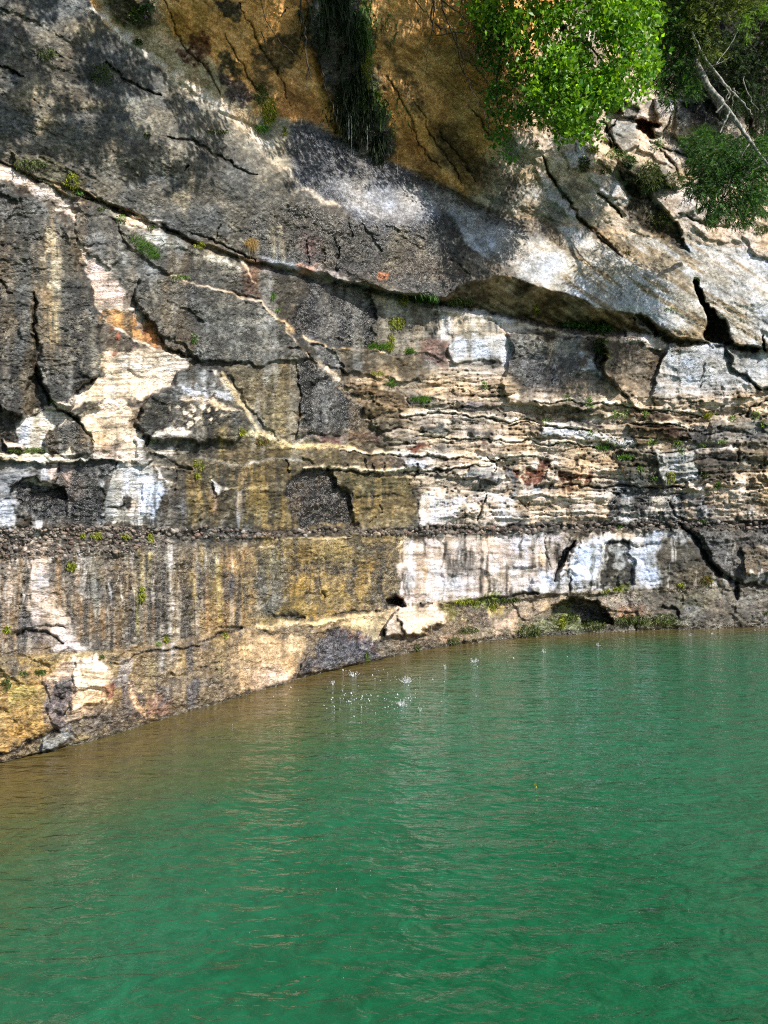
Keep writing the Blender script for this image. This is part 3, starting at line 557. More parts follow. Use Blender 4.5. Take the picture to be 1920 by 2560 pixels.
poly("1590,1360 1650,1345 1680,1370 1650,1400 1650,1440 1630,1458 1595,1455 1600,1400 1575,1385", (.52,.54,.57), .9, 7, mot=.7)
poly("1535,1370 1560,1375 1555,1430 1530,1420", (.44,.44,.43), .6, 6, mot=.9); poly("1570,1335 1650,1332 1640,1350 1580,1360", (.5,.54,.6), .6, 8)
crack("1515,1361 1572,1362 1574,1380", 2.4, 8, .8); crack("1580,1365 1655,1366",2,6,.6); crack("1430,1445 1425,1490",3,8,.8); crack("1545,1440 1550,1475",4,10,.8); crack("1360,1335 1375,1420",2,6,.4)
poly("1650,1340 1720,1345 1760,1400 1820,1450 1840,1462 1780,1465 1640,1475 1655,1410", (.115,.095,.065), .97, 8, mot=.3, wet=.4)
poly("1720,1325 1960,1318 1960,1440 1880,1450 1840,1455 1790,1410 1750,1350", (.115,.108,.105), 1, 5, h=8, mot=.12, wet=.7)
poly("1860,1370 1885,1358 1960,1370 1960,1440 1865,1440", (.17,.12,.065), .9, 5, h=10, mot=.2); poly("1880,1358 1900,1358 1960,1372 1960,1380 1885,1368",(.5,.42,.32),.8,3)
crack("1695,1310 1720,1330 1750,1370 1768,1402 1800,1430 1838,1462 1842,1500", 6, 26, .97, wp=.4)
poly("1860,1448 1960,1425 1960,1450 1850,1460", (.62,.56,.50), .9, 5, mot=.3, h=5); crack("1845,1465 1960,1462", 4, 18, .9, c=(.10,.03,.02))
# run-down films over everything below the ledges
XS = X + 7 * fbm(X / 110, Y / 70, 160, 3) + 3 * fbm(X / 20, Y / 16, 162, 2)
rs = fbs(XS / 15, Y / 150, 161, 3) + .5 * n2 * .5; rs2 = fbs(XS / 10, Y / 110, 163, 3) + .25 * n2; zone = lower * sst(1150, 1180, Y - 95 * sst(980, 1040, X)) * (1 - sst(1480, 1540, Y))
setc(zone * sst(.22, .7, rs + .35 * n1) * .7, (.050, .045, .040))
setc(zone * (sst(1020, 1080, X) + (1 - sst(380, 460, X))) * sst(.35, .8, rs2) * .5, (.50, .47, .44))
setc(zone * sst(430, 520, X) * (1 - sst(960, 1040, X)) * sst(.2, .7, rs2) * .45, (.34, .23, .07))
z2 = lower * sst(560, 620, Y) * (1 - sst(1130, 1170, Y)); setc(z2 * (1 - zs) * sst(.4, .85, fbs(XS / 20, Y / 170, 167, 3)) * .45, (.045, .04, .034))
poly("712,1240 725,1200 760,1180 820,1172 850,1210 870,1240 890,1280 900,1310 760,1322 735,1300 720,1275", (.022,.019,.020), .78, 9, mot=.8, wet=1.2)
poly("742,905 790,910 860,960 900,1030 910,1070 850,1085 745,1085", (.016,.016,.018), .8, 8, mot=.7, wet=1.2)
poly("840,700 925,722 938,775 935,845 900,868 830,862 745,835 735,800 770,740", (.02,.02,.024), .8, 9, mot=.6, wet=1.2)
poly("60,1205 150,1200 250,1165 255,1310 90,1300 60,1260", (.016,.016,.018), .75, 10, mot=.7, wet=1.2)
# broad up-and-down bands of film and rust on the left and centre faces
bz = lower * (1 - sst(1120, 1180, Y)) * (1 - zs) * (1 - sst(.22, .4, C.mean(-1)))
bw = fbs((X + 10 * n2) / 48, Y / 420, 181, 3); C *= (1 + bz * .9 * bw)[..., None]
setc(bz * sst(.15, .6, fbs((X + 8 * n2) / 38, Y / 380, 183, 2)) * .55, (.13, .09, .045)); setc(bz * sst(.3, .7, fbs((X + 8 * n2) / 30, Y / 200, 185, 3)) * .5, (.24, .23, .21))
# ---- base course
bs = lower * sst(-6, 10, Y - line(levels[12][0], X))
setc(bs * .95, (.24, .17, .095)); WET += bs * (1.15 - WET)
setc(bs * (1 - sst(150, 420, X)) * .7, (.33, .23, .08)); setc(bs * sst(.05, .5, n2) * .5, (.12, .10, .08))
setc(bs * sst(1110, 1180, X) * .85, (.15, .125, .075))
poly("-620,1655 0,1700 110,1690 118,1800 60,1870 0,1890 -620,2050", (.34,.22,.07), .75, 16, mot=.9)
poly("15,1720 60,1700 100,1720 60,1760 20,1770", (.34,.31,.10), .6, 12, mot=.9)
poly("110,1690 180,1650 280,1650 270,1680 268,1740 240,1790 190,1800 150,1820 120,1780 115,1730", (.50,.36,.25), .95, 6, h=6, mot=.2)
poly("190,1662 275,1650 270,1672 262,1720 255,1755 215,1765 180,1790 175,1760 190,1720 180,1680", (.80,.60,.38), .95, 5, h=6, mot=.15, wet=.1)
poly("182,1670 275,1650 268,1668 200,1682", (.88,.76,.56), .9, 4)
poly("118,1705 150,1695 180,1710 178,1760 160,1800 180,1830 140,1820 118,1790", (.12,.10,.11), .9, 7, mot=.4)
poly("140,1700 168,1705 165,1735 145,1735", (.10,.10,.10), .8, 4, h=4)
poly("280,1690 300,1650 330,1650 330,1700 310,1740 290,1720", (.28,.26,.26), .8, 8, mot=.6)
poly("290,1700 330,1690 365,1740 372,1795 330,1810 300,1760", (.12,.10,.10), .9, 7, mot=.3)
stroke("325,1705 345,1760 368,1795", (.62,.42,.26), 4, .9, h=3); stroke("335,1710 360,1735",(.5,.4,.26),2.5,.8)
poly("262,1720 285,1715 292,1740 270,1745", (.26,.08,.045), .7, 5, mot=.7); crack("130,1745 155,1748",3,8,.8); crack("160,1790 168,1770",3,8,.8)
poly("240,1760 330,1760 340,1820 250,1835 170,1840 180,1810", (.15,.12,.10), .8, 8, mot=.4)
poly("-40,1880 60,1862 150,1835 170,1850 100,1880 -40,1925", (.16,.12,.07), .8, 6, h=10); crack("-10,1890 50,1868 110,1836 140,1828 162,1845", 4.5, 16, .9)
poly("105,1850 130,1832 160,1840 165,1862 110,1882", (.20,.20,.19), .9, 5, h=8, mot=.4)
poly("365,1750 380,1745 430,1750 425,1775 375,1790", (.24,.13,.10), .7, 6, mot=.6); poly("470,1715 490,1710 495,1755 475,1765", (.10,.10,.12), .7, 6); poly("395,1720 430,1715 430,1750 400,1750",(.10,.1,.11),.7,8)
for x,y0,y1,w_,c_ in ((405,1615,1680,9,(.30,.27,.24)),(435,1600,1660,10,(.33,.31,.30)),(455,1610,1690,9,(.32,.21,.06)),(472,1600,1690,8,(.09,.085,.09)),(508,1600,1640,7,(.22,.17,.14)),(545,1590,1700,16,(.40,.29,.12)),(600,1580,1700,22,(.42,.27,.12)),(380,1650,1720,14,(.28,.2,.07)),(30,1640,1700,14,(.10,.1,.1))): streak(x,y0,y1,w_,c_,.8)
crack("490,1600 560,1588 612,1572",3,12,.8); crack("540,1575 612,1570",3,8,.6); crack("500,1670 560,1660",2,6,.6); crack("230,1650 300,1660 340,1640 420,1625 500,1610",2.5,10,.7)
poly("630,1600 720,1585 760,1600 740,1680 680,1715 600,1730 600,1650", (.48,.33,.18), .8, 12, mot=.4)
poly("625,1670 700,1660 750,1690 700,1725 620,1740", (.58,.42,.30), .7, 10, mot=.5)
poly("760,1640 830,1570 900,1555 950,1590 940,1620 960,1640 900,1660 800,1680 740,1690", (.075,.07,.085), .95, 9, h=8, mot=.4, wet=1.3)
poly("790,1640 900,1600 900,1660 800,1680", (.10,.10,.12), .8, 10, wet=1.4); poly("860,1570 920,1580 940,1610 880,1600", (.25,.11,.075), .6, 8, mot=.6)
poly("640,1520 750,1535 780,1545 740,1552 680,1548", (.07,.06,.035), .8, 5); crack("680,1542 720,1546 760,1545", 5, 16, .9); crack("668,1530 685,1542",2.5,8,.8); crack("830,1535 880,1530 930,1528",2.5,10,.8)
stroke("640,1570 760,1558 860,1545 960,1535", (.62,.47,.25), 6, .7, h=6)
poly("860,1545 990,1535 985,1560 940,1590 860,1570", (.52,.40,.22), .8, 9, mot=.4)
# hollow and boulder
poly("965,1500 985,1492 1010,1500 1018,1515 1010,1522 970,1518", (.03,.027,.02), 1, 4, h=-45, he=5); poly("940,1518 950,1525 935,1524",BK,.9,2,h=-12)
poly("1010,1498 1025,1515 1010,1535 1003,1520", (.35,.29,.22), .9, 3)
poly("985,1545 1010,1522 1035,1512 1095,1510 1110,1530 1112,1555 1080,1565 1045,1582 1010,1580 970,1585 965,1570", (.64,.52,.40), 1, 3.5, h=24, he=4, mot=.08, wet=.05)
poly("1020,1520 1090,1515 1095,1540 1030,1550", (.48,.42,.36), .6, 8, mot=.6); crack("1000,1545 1008,1570 1015,1582", 4, 14, .9); crack("985,1548 990,1535",2.5,6,.8); crack("964,1572 964,1585",3.5,10,.9)
for a in ("1055,1505 1060,1515 1080,1508","1190,1500 1230,1495 1300,1490 1345,1486"): crack(a, 4, 14, .9)
poly("970,1590 1110,1570 1140,1585 1130,1610 960,1640 950,1610", (.17,.13,.09), .9, 8, mot=.4); poly("1105,1585 1130,1580 1140,1610 1110,1615",(.46,.30,.19),.7,5)
# mossy base right
poly("1095,1508 1340,1490 1345,1560 1290,1590 1130,1600 1110,1560 1118,1530", (.20,.15,.085), .9, 8, mot=.3)
for s_,c_ in (("1115,1505 1150,1502 1145,1545 1120,1550",(.22,.20,.06)),("1155,1515 1220,1510 1215,1560 1165,1565",(.14,.105,.07)),("1232,1510 1260,1508 1255,1550 1235,1540",(.40,.30,.10)),("1225,1545 1290,1530 1290,1580 1240,1585",(.50,.36,.26)),("1140,1500 1290,1490 1290,1500 1200,1508",(.16,.20,.03))):
    poly(s_, c_, .85, 5, mot=.4)
poly("1290,1500 1400,1495 1520,1490 1600,1485 1600,1530 1550,1530 1500,1510 1440,1502 1380,1520 1340,1540 1300,1540", (.28,.22,.16), .9, 7, mot=.4, h=4)
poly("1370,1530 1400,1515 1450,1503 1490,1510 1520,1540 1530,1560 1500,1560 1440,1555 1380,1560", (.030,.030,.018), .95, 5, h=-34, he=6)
poly("1500,1510 1560,1520 1620,1520 1610,1545 1540,1550", (.26,.12,.05), .85, 6, mot=.4)
poly("1300,1560 1380,1545 1500,1555 1520,1580 1400,1590 1300,1600", (.10,.13,.03), .75, 8, mot=.5)
poly("1530,1545 1640,1540 1740,1510 1760,1540 1700,1560 1540,1568", (.06,.07,.022), .85, 8, mot=.5)
poly("1600,1480 1960,1470 1960,1560 1760,1560 1650,1530 1600,1510", (.15,.135,.115), .85, 8, mot=.4, wet=.5)
crack("1500,1515 1520,1535 1525,1552",4,14,.9); crack("1580,1550 1590,1580",3.5,10,.9); crack("1640,1515 1690,1520 1690,1540",4,12,.8); crack("1370,1520 1400,1512 1440,1500 1490,1508 1515,1535",3.5,14,.9)
# moss and algae films
poly("1690,1480 1800,1475 1760,1520 1700,1510", (.10,.09,.03), .6, 12, mot=.6)
for x,y,w_,h_ in ((1405,1555,14,30),(1425,1545,20,22),(1560,1475,30,8),(1500,1480,24,6),(1660,1560,20,8),(1310,1585,30,14),(1900,1590,20,10),(1760,1450,22,12),(1185,1503,40,4),(1620,1555,36,8)):
    poly([(x-w_,y),(x,y-h_),(x+w_,y),(x,y+h_)], (.14,.17,.025), .8, 4, mot=.7)
# wet rim just above the water
wl = 1280 + CH * F / (base_depth(X) * (1 - D / F))
rim = sst(-14, -3, Y - wl)
setc(rim * .75, (.05, .045, .03)); WET += rim * (1. - WET)
#PAINT-END

# ------------------------------------------------------------------ relief detail
smask = np.clip(zs + .0, 0, 1)
# broken beds of the strata zone
for per, amp, sd_, th in ((34., 15., 201, .15), (15., 7., 211, .0)):
    tt = (Y + 14 * fbm(X / 170, Y / 90, sd_, 3) + 3 * fbm(X / 22, Y / 14, sd_ + 2, 2)) / per
    ti = np.floor(tt); fr = tt - ti
    keep = np.clip(.55 + 1.3 * vnoise(X / 95 + ti * 7.3, ti * 3.1, sd_ + 4), 0, 1.2)
    brk = vnoise(X / 30 + ti * 5.7, ti * 1.7, sd_ + 6)
    prof = sst(0, .25, fr) * (1 - .55 * fr)
    D += smask * amp * (prof * keep + .22 * (np.floor(brk * 3) / 3)) 
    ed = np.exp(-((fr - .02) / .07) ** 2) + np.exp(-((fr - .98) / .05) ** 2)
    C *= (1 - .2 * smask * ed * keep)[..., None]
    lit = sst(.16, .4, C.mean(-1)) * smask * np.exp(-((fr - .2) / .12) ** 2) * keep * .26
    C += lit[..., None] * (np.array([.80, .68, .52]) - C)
d1, d2, dx, dy, ra, rb = worley(WX / 46, (WY + 6 * n1) / 15, 2)
D += smask * ((ra - .5) * 6 + (rb - .5) * 12 * dy)
C *= (1 + smask * (rb - .5) * .5)[..., None]
d1, d2, dx, dy, ra, rb = worley(WX / 21, WY / 8, 5)
D += smask * ((ra - .5) * 4 + (rb - .5) * 6 * dy)
# pits
d1, d2, dx, dy, ra, rb = worley(X / 13, Y / 9, 8)
pit = smask * sst(.2, .6, n2) * (ra > .55) * sst(.42, .2, d1)
D -= 7 * pit; C *= (1 - .55 * pit)[..., None]
# rock faces: large soft facets, chipped grain
gl = (1 - smask)
d1, d2, dx, dy, ra, rb = worley(WX / 120, WY / 80, 11)
D += gl * lower * ((ra - .5) * 42 * dx + (rb - .5) * 34 * dy) * sst(.0, .25, d2 - d1)
d1, d2, dx, dy, ra, rb = worley(WX / 48, WY / 30, 12)
D += gl * lower * ((ra - .5) * 13 * dx + (rb - .5) * 12 * dy) * sst(.0, .3, d2 - d1)
d1, d2, dx, dy, ra, rb = worley((WX * .88 + WY * .47) / 260, (-WX * .47 + WY * .88) / 95, 13)
D += (on_slab + .6 * upper) * ((ra - .5) * 30 * dx + (rb - .5) * 24 * dy) * sst(.0, .35, d2 - d1)
d1, d2, dx, dy, ra, rb = worley((WX * .88 + WY * .47) / 80, (-WX * .47 + WY * .88) / 34, 16)
D += (on_slab + .8 * upper) * ((ra - .5) * 13 * dx + (rb - .5) * 11 * dy) * sst(.0, .35, d2 - d1)
sx = X * .88 + Y * .47; sy = -X * .47 + Y * .88
ux = np.where(on_slab + upper > .5, sx, X); uy = np.where(on_slab + upper > .5, sy, Y)
D += 6 * fbm(X / 85, Y / 60, 120, 4) * (1 - .3 * lower)
D += on_slab * (3 * fbs(sx / 210, sy / 26, 121, 3)) + upper * (5 * fbs(sx / 160, sy / 26, 122, 3) + 14 * fbm(X / 140, Y / 110, 124, 3))
D += lower * .8 * fbs(X / 90, Y / 5.5, 123, 3)
g1 = worley(ux / 15 + .5 * fbm(X / 20, Y / 20, 14, 2), uy / 9, 14)
grain = (g1[4] - .5) * 3.0 + (g1[5] - .5) * 5.5 * g1[3] + (g1[4] - .5) * 4 * g1[2]
g2 = worley(ux / 6.5, uy / 4.6, 15)
grain2 = (g2[4] - .5) * 1.6 + (g2[5] - .5) * 2.6 * g2[3]
rough_amt = .55 + .35 * n1
dk0 = 1 - sst(.10, .34, C.mean(-1))
calm = .55 + .45 * sst(-.5, .4, fbm(X / 130, Y / 90, 171, 2))
D += calm * (grain * ((.35 + .75 * dk0) * rough_amt) * (1 - .35 * smask) + grain2 * (.8 + .8 * dk0))
D += 1.0 * fbm(X / 7, Y / 6, 125, 2)
# conglomerate band bed
yp0 = line("-620,1312 0,1316 400,1316 640,1322 1280,1310 1920,1300 2500,1296", X); yp1 = line("-620,1400 0,1396 300,1385 420,1350 640,1344 1280,1332 1920,1322 2500,1318", X)
pb = sst(-4, 4, wy - yp0) * sst(-4, 4, yp1 - wy)
setc(pb * (.35 + .4 * sst(380, 480, X)), (.075, .062, .05)); D += pb * 5 * sst(380, 480, X)
d1, d2, dx, dy, ra, rb = worley(X / 11, Y / 8.5, 18)
D += pb * (8 * np.clip(.5 - d1, 0, 1) * (ra > .25)); C *= (1 + pb * ((rb - .5) * 1.1 - .6 * sst(.35, .6, d1)))[..., None]

# tonal mottling of the stone itself
m1 = fbm(X / 26, Y / 21, 131, 4); m2 = fbm(ux / 7.5, uy / 5.2, 132, 3); m3 = fbs(X / 9, Y / 110, 133, 3)
lum = C.mean(-1)
dark = 1 - sst(.08, .3, lum)
m4 = fbs(X / 5.5, Y / 170, 137, 3)
C *= np.exp((on_slab + upper) * .38 * fbm(ux / 4.2, uy / 3.2, 139, 2))[..., None]
C *= np.exp(.45 * m1 + (.26 + .5 * dark) * m2 + (.26 * m3 + .10 * m4) * lower)[..., None]
C *= (1 - .45 * dark)[..., None]
C *= (1 - (.30 + .25 * (1 - sst(470, 520, X))) * (1 - dark) * lower * sst(.15, .6, fbs(X / 130, (Y + 9 * n1) / 3.6, 151, 2)))[..., None]
# pale crust specks through the dark film
sp = sst(.42, .8, m2 + .45 * m1) * dark
C += (sp * .3)[..., None] * (np.array([.26, .235, .19]) - C)
warm = fbm(X / 70, Y / 60, 140, 3)
C *= np.stack([1 + .10 * warm, 1 + .0 * warm, 1 - .16 * warm], -1)
C *= (1 - .24 * sst(.38, .72, C.mean(-1)))[..., None]
br_ = sst(.3, .55, C.mean(-1)); C[..., 2] *= 1 + .22 * br_; C[..., 1] *= 1 + .04 * br_
C = np.clip(C, .008, .9)
WET = np.clip(WET * (1 + .3 * m1), 0, 1.5)

# ------------------------------------------------------------------ wall geometry
DEP = base_depth(X) * (1 - D / F)
VX = (X - CX) / F * DEP; VZ = CH - (Y - CY) / F * DEP
V = np.stack([VX, DEP, VZ], -1)
back = V[0].copy(); back[:, 1] += 40; back[:, 2] += 6            # plateau behind the brink
b2 = V[0].copy(); b2[:, 1] += 3; b2[:, 2] += 1.2
Vall = np.concatenate([back[None], b2[None], V], 0)
Call = np.concatenate([C[:1] * 0 + np.array([.05, .06, .03])] * 2 + [C], 0); Wall = np.concatenate([WET[:1] * 0] * 2 + [WET], 0)
HH = H + 2
idx = np.arange(HH * W).reshape(HH, W)
faces = np.stack([idx[1:, :-1], idx[1:, 1:], idx[:-1, 1:], idx[:-1, :-1]], -1).reshape(-1, 4)

def surf(px, py):
    i = np.clip(np.searchsorted(ax, px), 1, W - 1); j = np.clip(np.searchsorted(ay, py), 1, H - 1)
    return V[j, i].copy()
Nrm = np.cross(np.gradient(V, axis=1), np.gradient(V, axis=0)); Nrm /= np.linalg.norm(Nrm, axis=-1, keepdims=True) + 1e-9
if Nrm[H // 2, W // 2, 1] > 0: Nrm = -Nrm
def nrm(px, py):
    i = np.clip(np.searchsorted(ax, px), 6, W - 7); j = np.clip(np.searchsorted(ay, py), 6, H - 7)
    n = Nrm[j - 5:j + 6:2, i - 5:i + 6:2].reshape(-1, 3).mean(0); return n / (np.linalg.norm(n) + 1e-9)

# ------------------------------------------------------------------ materials
def nodes(name):
    m = bpy.data.materials.new(name); m.use_nodes = True; nt = m.node_tree
    return m, nt, nt.nodes['Principled BSDF'], nt.nodes['Material Output']
def N(nt, t, **kw):
    n = nt.nodes.new(t)
    for k, v in kw.items(): setattr(n, k, v)
    return n
def rock_mat():
    m, nt, b, out = nodes('weathered sandstone'); L = nt.links.new
    a = N(nt, 'ShaderNodeAttribute', attribute_name='Col'); w = N(nt, 'ShaderNodeAttribute', attribute_name='Wet')
    tc = N(nt, 'ShaderNodeTexCoord')
    n1_ = N(nt, 'ShaderNodeTexNoise'); n1_.inputs['Scale'].default_value = 38; n1_.inputs['Detail'].default_value = 5; n1_.inputs['Roughness'].default_value = .7
    L(tc.outputs['Object'], n1_.inputs['Vector'])
    mr = N(nt, 'ShaderNodeMapRange'); mr.inputs[1].default_value = .3; mr.inputs[2].default_value = .7; mr.inputs[3].default_value = .62; mr.inputs[4].default_value = 1.42
    L(n1_.outputs['Fac'], mr.inputs[0])
    mx = N(nt, 'ShaderNodeVectorMath', operation='SCALE'); L(a.outputs['Color'], mx.inputs[0]); L(mr.outputs[0], mx.inputs['Scale'])
    L(mx.outputs[0], b.inputs['Base Color'])
    # wetness: patchy film
    n2_ = N(nt, 'ShaderNodeTexNoise'); n2_.inputs['Scale'].default_value = 9; n2_.inputs['Detail'].default_value = 4; L(tc.outputs['Object'], n2_.inputs['Vector'])
    ad = N(nt, 'ShaderNodeMath', operation='MULTIPLY_ADD'); L(n2_.outputs['Fac'], ad.inputs[0]); ad.inputs[1].default_value = .8; ad.inputs[2].default_value = -.4
    s = N(nt, 'ShaderNodeMath', operation='ADD'); L(w.outputs['Fac'], s.inputs[0]); L(ad.outputs[0], s.inputs[1])
    rr = N(nt, 'ShaderNodeMapRange'); rr.inputs[1].default_value = 0; rr.inputs[2].default_value = 1.0; rr.inputs[3].default_value = .9; rr.inputs[4].default_value = .27
    L(s.outputs[0], rr.inputs[0]); L(rr.outputs[0], b.inputs['Roughness'])
    sp_ = N(nt, 'ShaderNodeMapRange'); sp_.inputs[1].default_value = 0; sp_.inputs[2].default_value = 1.0; sp_.inputs[3].default_value = .1; sp_.inputs[4].default_value = .62
    L(s.outputs[0], sp_.inputs[0]); L(sp_.outputs[0], b.inputs['Specular IOR Level'])
    # bump
    mp = N(nt, 'ShaderNodeMapping'); mp.inputs['Scale'].default_value = (1, 1, 1.9); L(tc.outputs['Object'], mp.inputs[0])
    n3 = N(nt, 'ShaderNodeTexNoise'); n3.inputs['Scale'].default_value = 22; n3.inputs['Detail'].default_value = 6; n3.inputs['Roughness'].default_value = .72; L(mp.outputs[0], n3.inputs['Vector'])
    v = N(nt, 'ShaderNodeTexVoronoi'); v.inputs['Scale'].default_value = 30; L(mp.outputs[0], v.inputs['Vector'])
    mm = N(nt, 'ShaderNodeMath', operation='MULTIPLY_ADD'); L(v.outputs['Distance'], mm.inputs[0]); mm.inputs[1].default_value = -.35; L(n3.outputs['Fac'], mm.inputs[2])
    bp = N(nt, 'ShaderNodeBump'); bp.inputs['Strength'].default_value = .8; bp.inputs['Distance'].default_value = .03
    L(mm.outputs[0], bp.inputs['Height'])
    # small flat chips of stone, each with its own tilt: wet ones glint
    vc = N(nt, 'ShaderNodeTexVoronoi'); vc.inputs['Scale'].default_value = 19; L(mp.outputs[0], vc.inputs['Vector'])
    sb = N(nt, 'ShaderNodeVectorMath', operation='SUBTRACT'); L(vc.outputs['Color'], sb.inputs[0]); sb.inputs[1].default_value = (.5, .5, .5)
    kk = N(nt, 'ShaderNodeMath', operation='MULTIPLY_ADD'); L(w.outputs['Fac'], kk.inputs[0]); kk.inputs[1].default_value = .52; kk.inputs[2].default_value = .12
    sc_ = N(nt, 'ShaderNodeVectorMath', operation='SCALE'); L(sb.outputs[0], sc_.inputs[0]); L(kk.outputs[0], sc_.inputs['Scale'])
    av = N(nt, 'ShaderNodeVectorMath', operation='ADD'); L(bp.outputs[0], av.inputs[0]); L(sc_.outputs[0], av.inputs[1])
    no = N(nt, 'ShaderNodeVectorMath', operation='NORMALIZE'); L(av.outputs[0], no.inputs[0]); L(no.outputs[0], b.inputs['Normal'])
    return m
ROCK = rock_mat()
def leaf_mat(name, trans=.45, rough=.45):
    m, nt, b, out = nodes(name); L = nt.links.new
    a = N(nt, 'ShaderNodeAttribute', attribute_name='Col')
    L(a.outputs['Color'], b.inputs['Base Color']); b.inputs['Roughness'].default_value = rough
    t = N(nt, 'ShaderNodeBsdfTranslucent'); g = N(nt, 'ShaderNodeMix', data_type='RGBA', blend_type='MULTIPLY'); g.inputs[0].default_value = 1
    L(a.outputs['Color'], g.inputs[6]); g.inputs[7].default_value = (1.3, 1.15, .5, 1); L(g.outputs[2], t.inputs[0])
    ms = N(nt, 'ShaderNodeMixShader'); ms.inputs[0].default_value = trans
    L(b.outputs[0], ms.inputs[1]); L(t.outputs[0], ms.inputs[2]); L(ms.outputs[0], out.inputs[0])
    return m
LEAF = leaf_mat('leaf'); NEEDLE = leaf_mat('cedar foliage', .3, .85); MOSS = leaf_mat('moss', .2, .8); GRASS = leaf_mat('grass blades', .4, .5)
def plain(name, c1, c2, scale, rough, bump=.02, stretch=(1, 1, 1)):
    m, nt, b, out = nodes(name); L = nt.links.new
    tc = N(nt, 'ShaderNodeTexCoord'); mp = N(nt, 'ShaderNodeMapping'); mp.inputs['Scale'].default_value = stretch; L(tc.outputs['Object'], mp.inputs[0])
    n = N(nt, 'ShaderNodeTexNoise'); n.inputs['Scale'].default_value = scale; n.inputs['Detail'].default_value = 5; L(mp.outputs[0], n.inputs['Vector'])
    r = N(nt, 'ShaderNodeValToRGB'); r.color_ramp.elements[0].position = .38; r.color_ramp.elements[1].position = .62
    r.color_ramp.elements[0].color = (*c1, 1); r.color_ramp.elements[1].color = (*c2, 1); L(n.outputs['Fac'], r.inputs[0]); L(r.outputs[0], b.inputs['Base Color'])
    b.inputs['Roughness'].default_value = rough
    bp = N(nt, 'ShaderNodeBump'); bp.inputs['Distance'].default_value = bump; L(n.outputs['Fac'], bp.inputs['Height']); L(bp.outputs[0], b.inputs['Normal'])
    return m
BARK_GREY = plain('grey dead wood', (.10, .095, .08), (.36, .345, .31), 14, .85)
BARK_DARK = plain('dark bark', (.02, .016, .012), (.07, .055, .04), 20, .9)
PEB = plain('pebble stone', (.16, .12, .10), (.48, .40, .34), 9, .55, .004)
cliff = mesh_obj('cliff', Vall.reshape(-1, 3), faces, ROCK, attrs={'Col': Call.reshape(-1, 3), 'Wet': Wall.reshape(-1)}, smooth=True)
tag(cliff, kind='structure', label='layered sandstone lake cliff stained black, ochre and cream above green water')

# ------------------------------------------------------------------ water
def water_mat():
    m, nt, b, out = nodes('lake water'); L = nt.links.new
    a = N(nt, 'ShaderNodeAttribute', attribute_name='ShalRefl'); tc = N(nt, 'ShaderNodeTexCoord')
    n0 = N(nt, 'ShaderNodeTexNoise'); n0.inputs['Scale'].default_value = .45; n0.inputs['Detail'].default_value = 5; L(tc.outputs['Object'], n0.inputs['Vector'])
    ad = N(nt, 'ShaderNodeMath', operation='MULTIPLY_ADD'); L(n0.outputs['Fac'], ad.inputs[0]); ad.inputs[1].default_value = .5; ad.inputs[2].default_value = -.25
    s = N(nt, 'ShaderNodeMath', operation='ADD'); L(a.outputs['Fac'], s.inputs[0]); L(ad.outputs[0], s.inputs[1])
    r = N(nt, 'ShaderNodeValToRGB'); e = r.color_ramp.elements
    e[0].position = 0; e[0].color = (.004, .068, .027, 1); e[1].position = 1; e[1].color = (.080, .060, .020, 1)
    q = e.new(.2); q.color = (.009, .086, .041, 1); q = e.new(.42); q.color = (.015, .076, .034, 1); q = e.new(.62); q.color = (.040, .066, .026, 1)
    L(s.outputs[0], r.inputs[0])
    n4 = N(nt, 'ShaderNodeTexNoise'); n4.inputs['Scale'].default_value = 5; n4.inputs['Detail'].default_value = 5; n4.inputs['Distortion'].default_value = 1.5; L(tc.outputs['Object'], n4.inputs['Vector'])
    mr = N(nt, 'ShaderNodeMapRange'); mr.inputs[1].default_value = .3; mr.inputs[2].default_value = .75; mr.inputs[3].default_value = .8; mr.inputs[4].default_value = 1.25; L(n4.outputs['Fac'], mr.inputs[0])
    mx = N(nt, 'ShaderNodeVectorMath', operation='SCALE'); L(r.outputs[0], mx.inputs[0]); L(mr.outputs[0], mx.inputs['Scale']); L(mx.outputs[0], b.inputs['Base Color'])
    b.inputs['Roughness'].default_value = .055; b.inputs['IOR'].default_value = 1.333; b.inputs['Specular IOR Level'].default_value = .5
    hs = []
    for sc_, st, rot, wgt, dist in ((.9, (1, 2.0, 1), 12, .8, .5), (2.8, (1, 2.2, 1), -14, .50, .8), (9, (1, 1.9, 1), 15, .10, .7)):
        mp = N(nt, 'ShaderNodeMapping'); mp.inputs['Scale'].default_value = st; mp.inputs['Rotation'].default_value = (0, 0, math.radians(rot)); L(tc.outputs['Object'], mp.inputs[0])
        n = N(nt, 'ShaderNodeTexNoise'); n.inputs['Scale'].default_value = sc_; n.inputs['Detail'].default_value = 2.5; n.inputs['Distortion'].default_value = dist; L(mp.outputs[0], n.inputs['Vector'])
        q = N(nt, 'ShaderNodeMath', operation='MULTIPLY'); L(n.outputs['Fac'], q.inputs[0]); q.inputs[1].default_value = wgt; hs.append(q)
    a1 = N(nt, 'ShaderNodeMath', operation='ADD'); L(hs[0].outputs[0], a1.inputs[0]); L(hs[1].outputs[0], a1.inputs[1])
    a2 = N(nt, 'ShaderNodeMath', operation='ADD'); L(a1.outputs[0], a2.inputs[0]); L(hs[2].outputs[0], a2.inputs[1])
    bp = N(nt, 'ShaderNodeBump'); bp.inputs['Strength'].default_value = 1; bp.inputs['Distance'].default_value = .085; L(a2.outputs[0], bp.inputs['Height']); L(bp.outputs[0], b.inputs['Normal'])
    return m
gx_ = np.concatenate([[-3000, -600, -120, -40], np.arange(-14, 24, .3), [40, 120, 600, 3000]]); gy_ = np.concatenate([[-3000, -600, -120, -30, -8], np.arange(0, 27, .3), [60, 200]])
GX, GY = np.meshgrid(gx_, gy_)
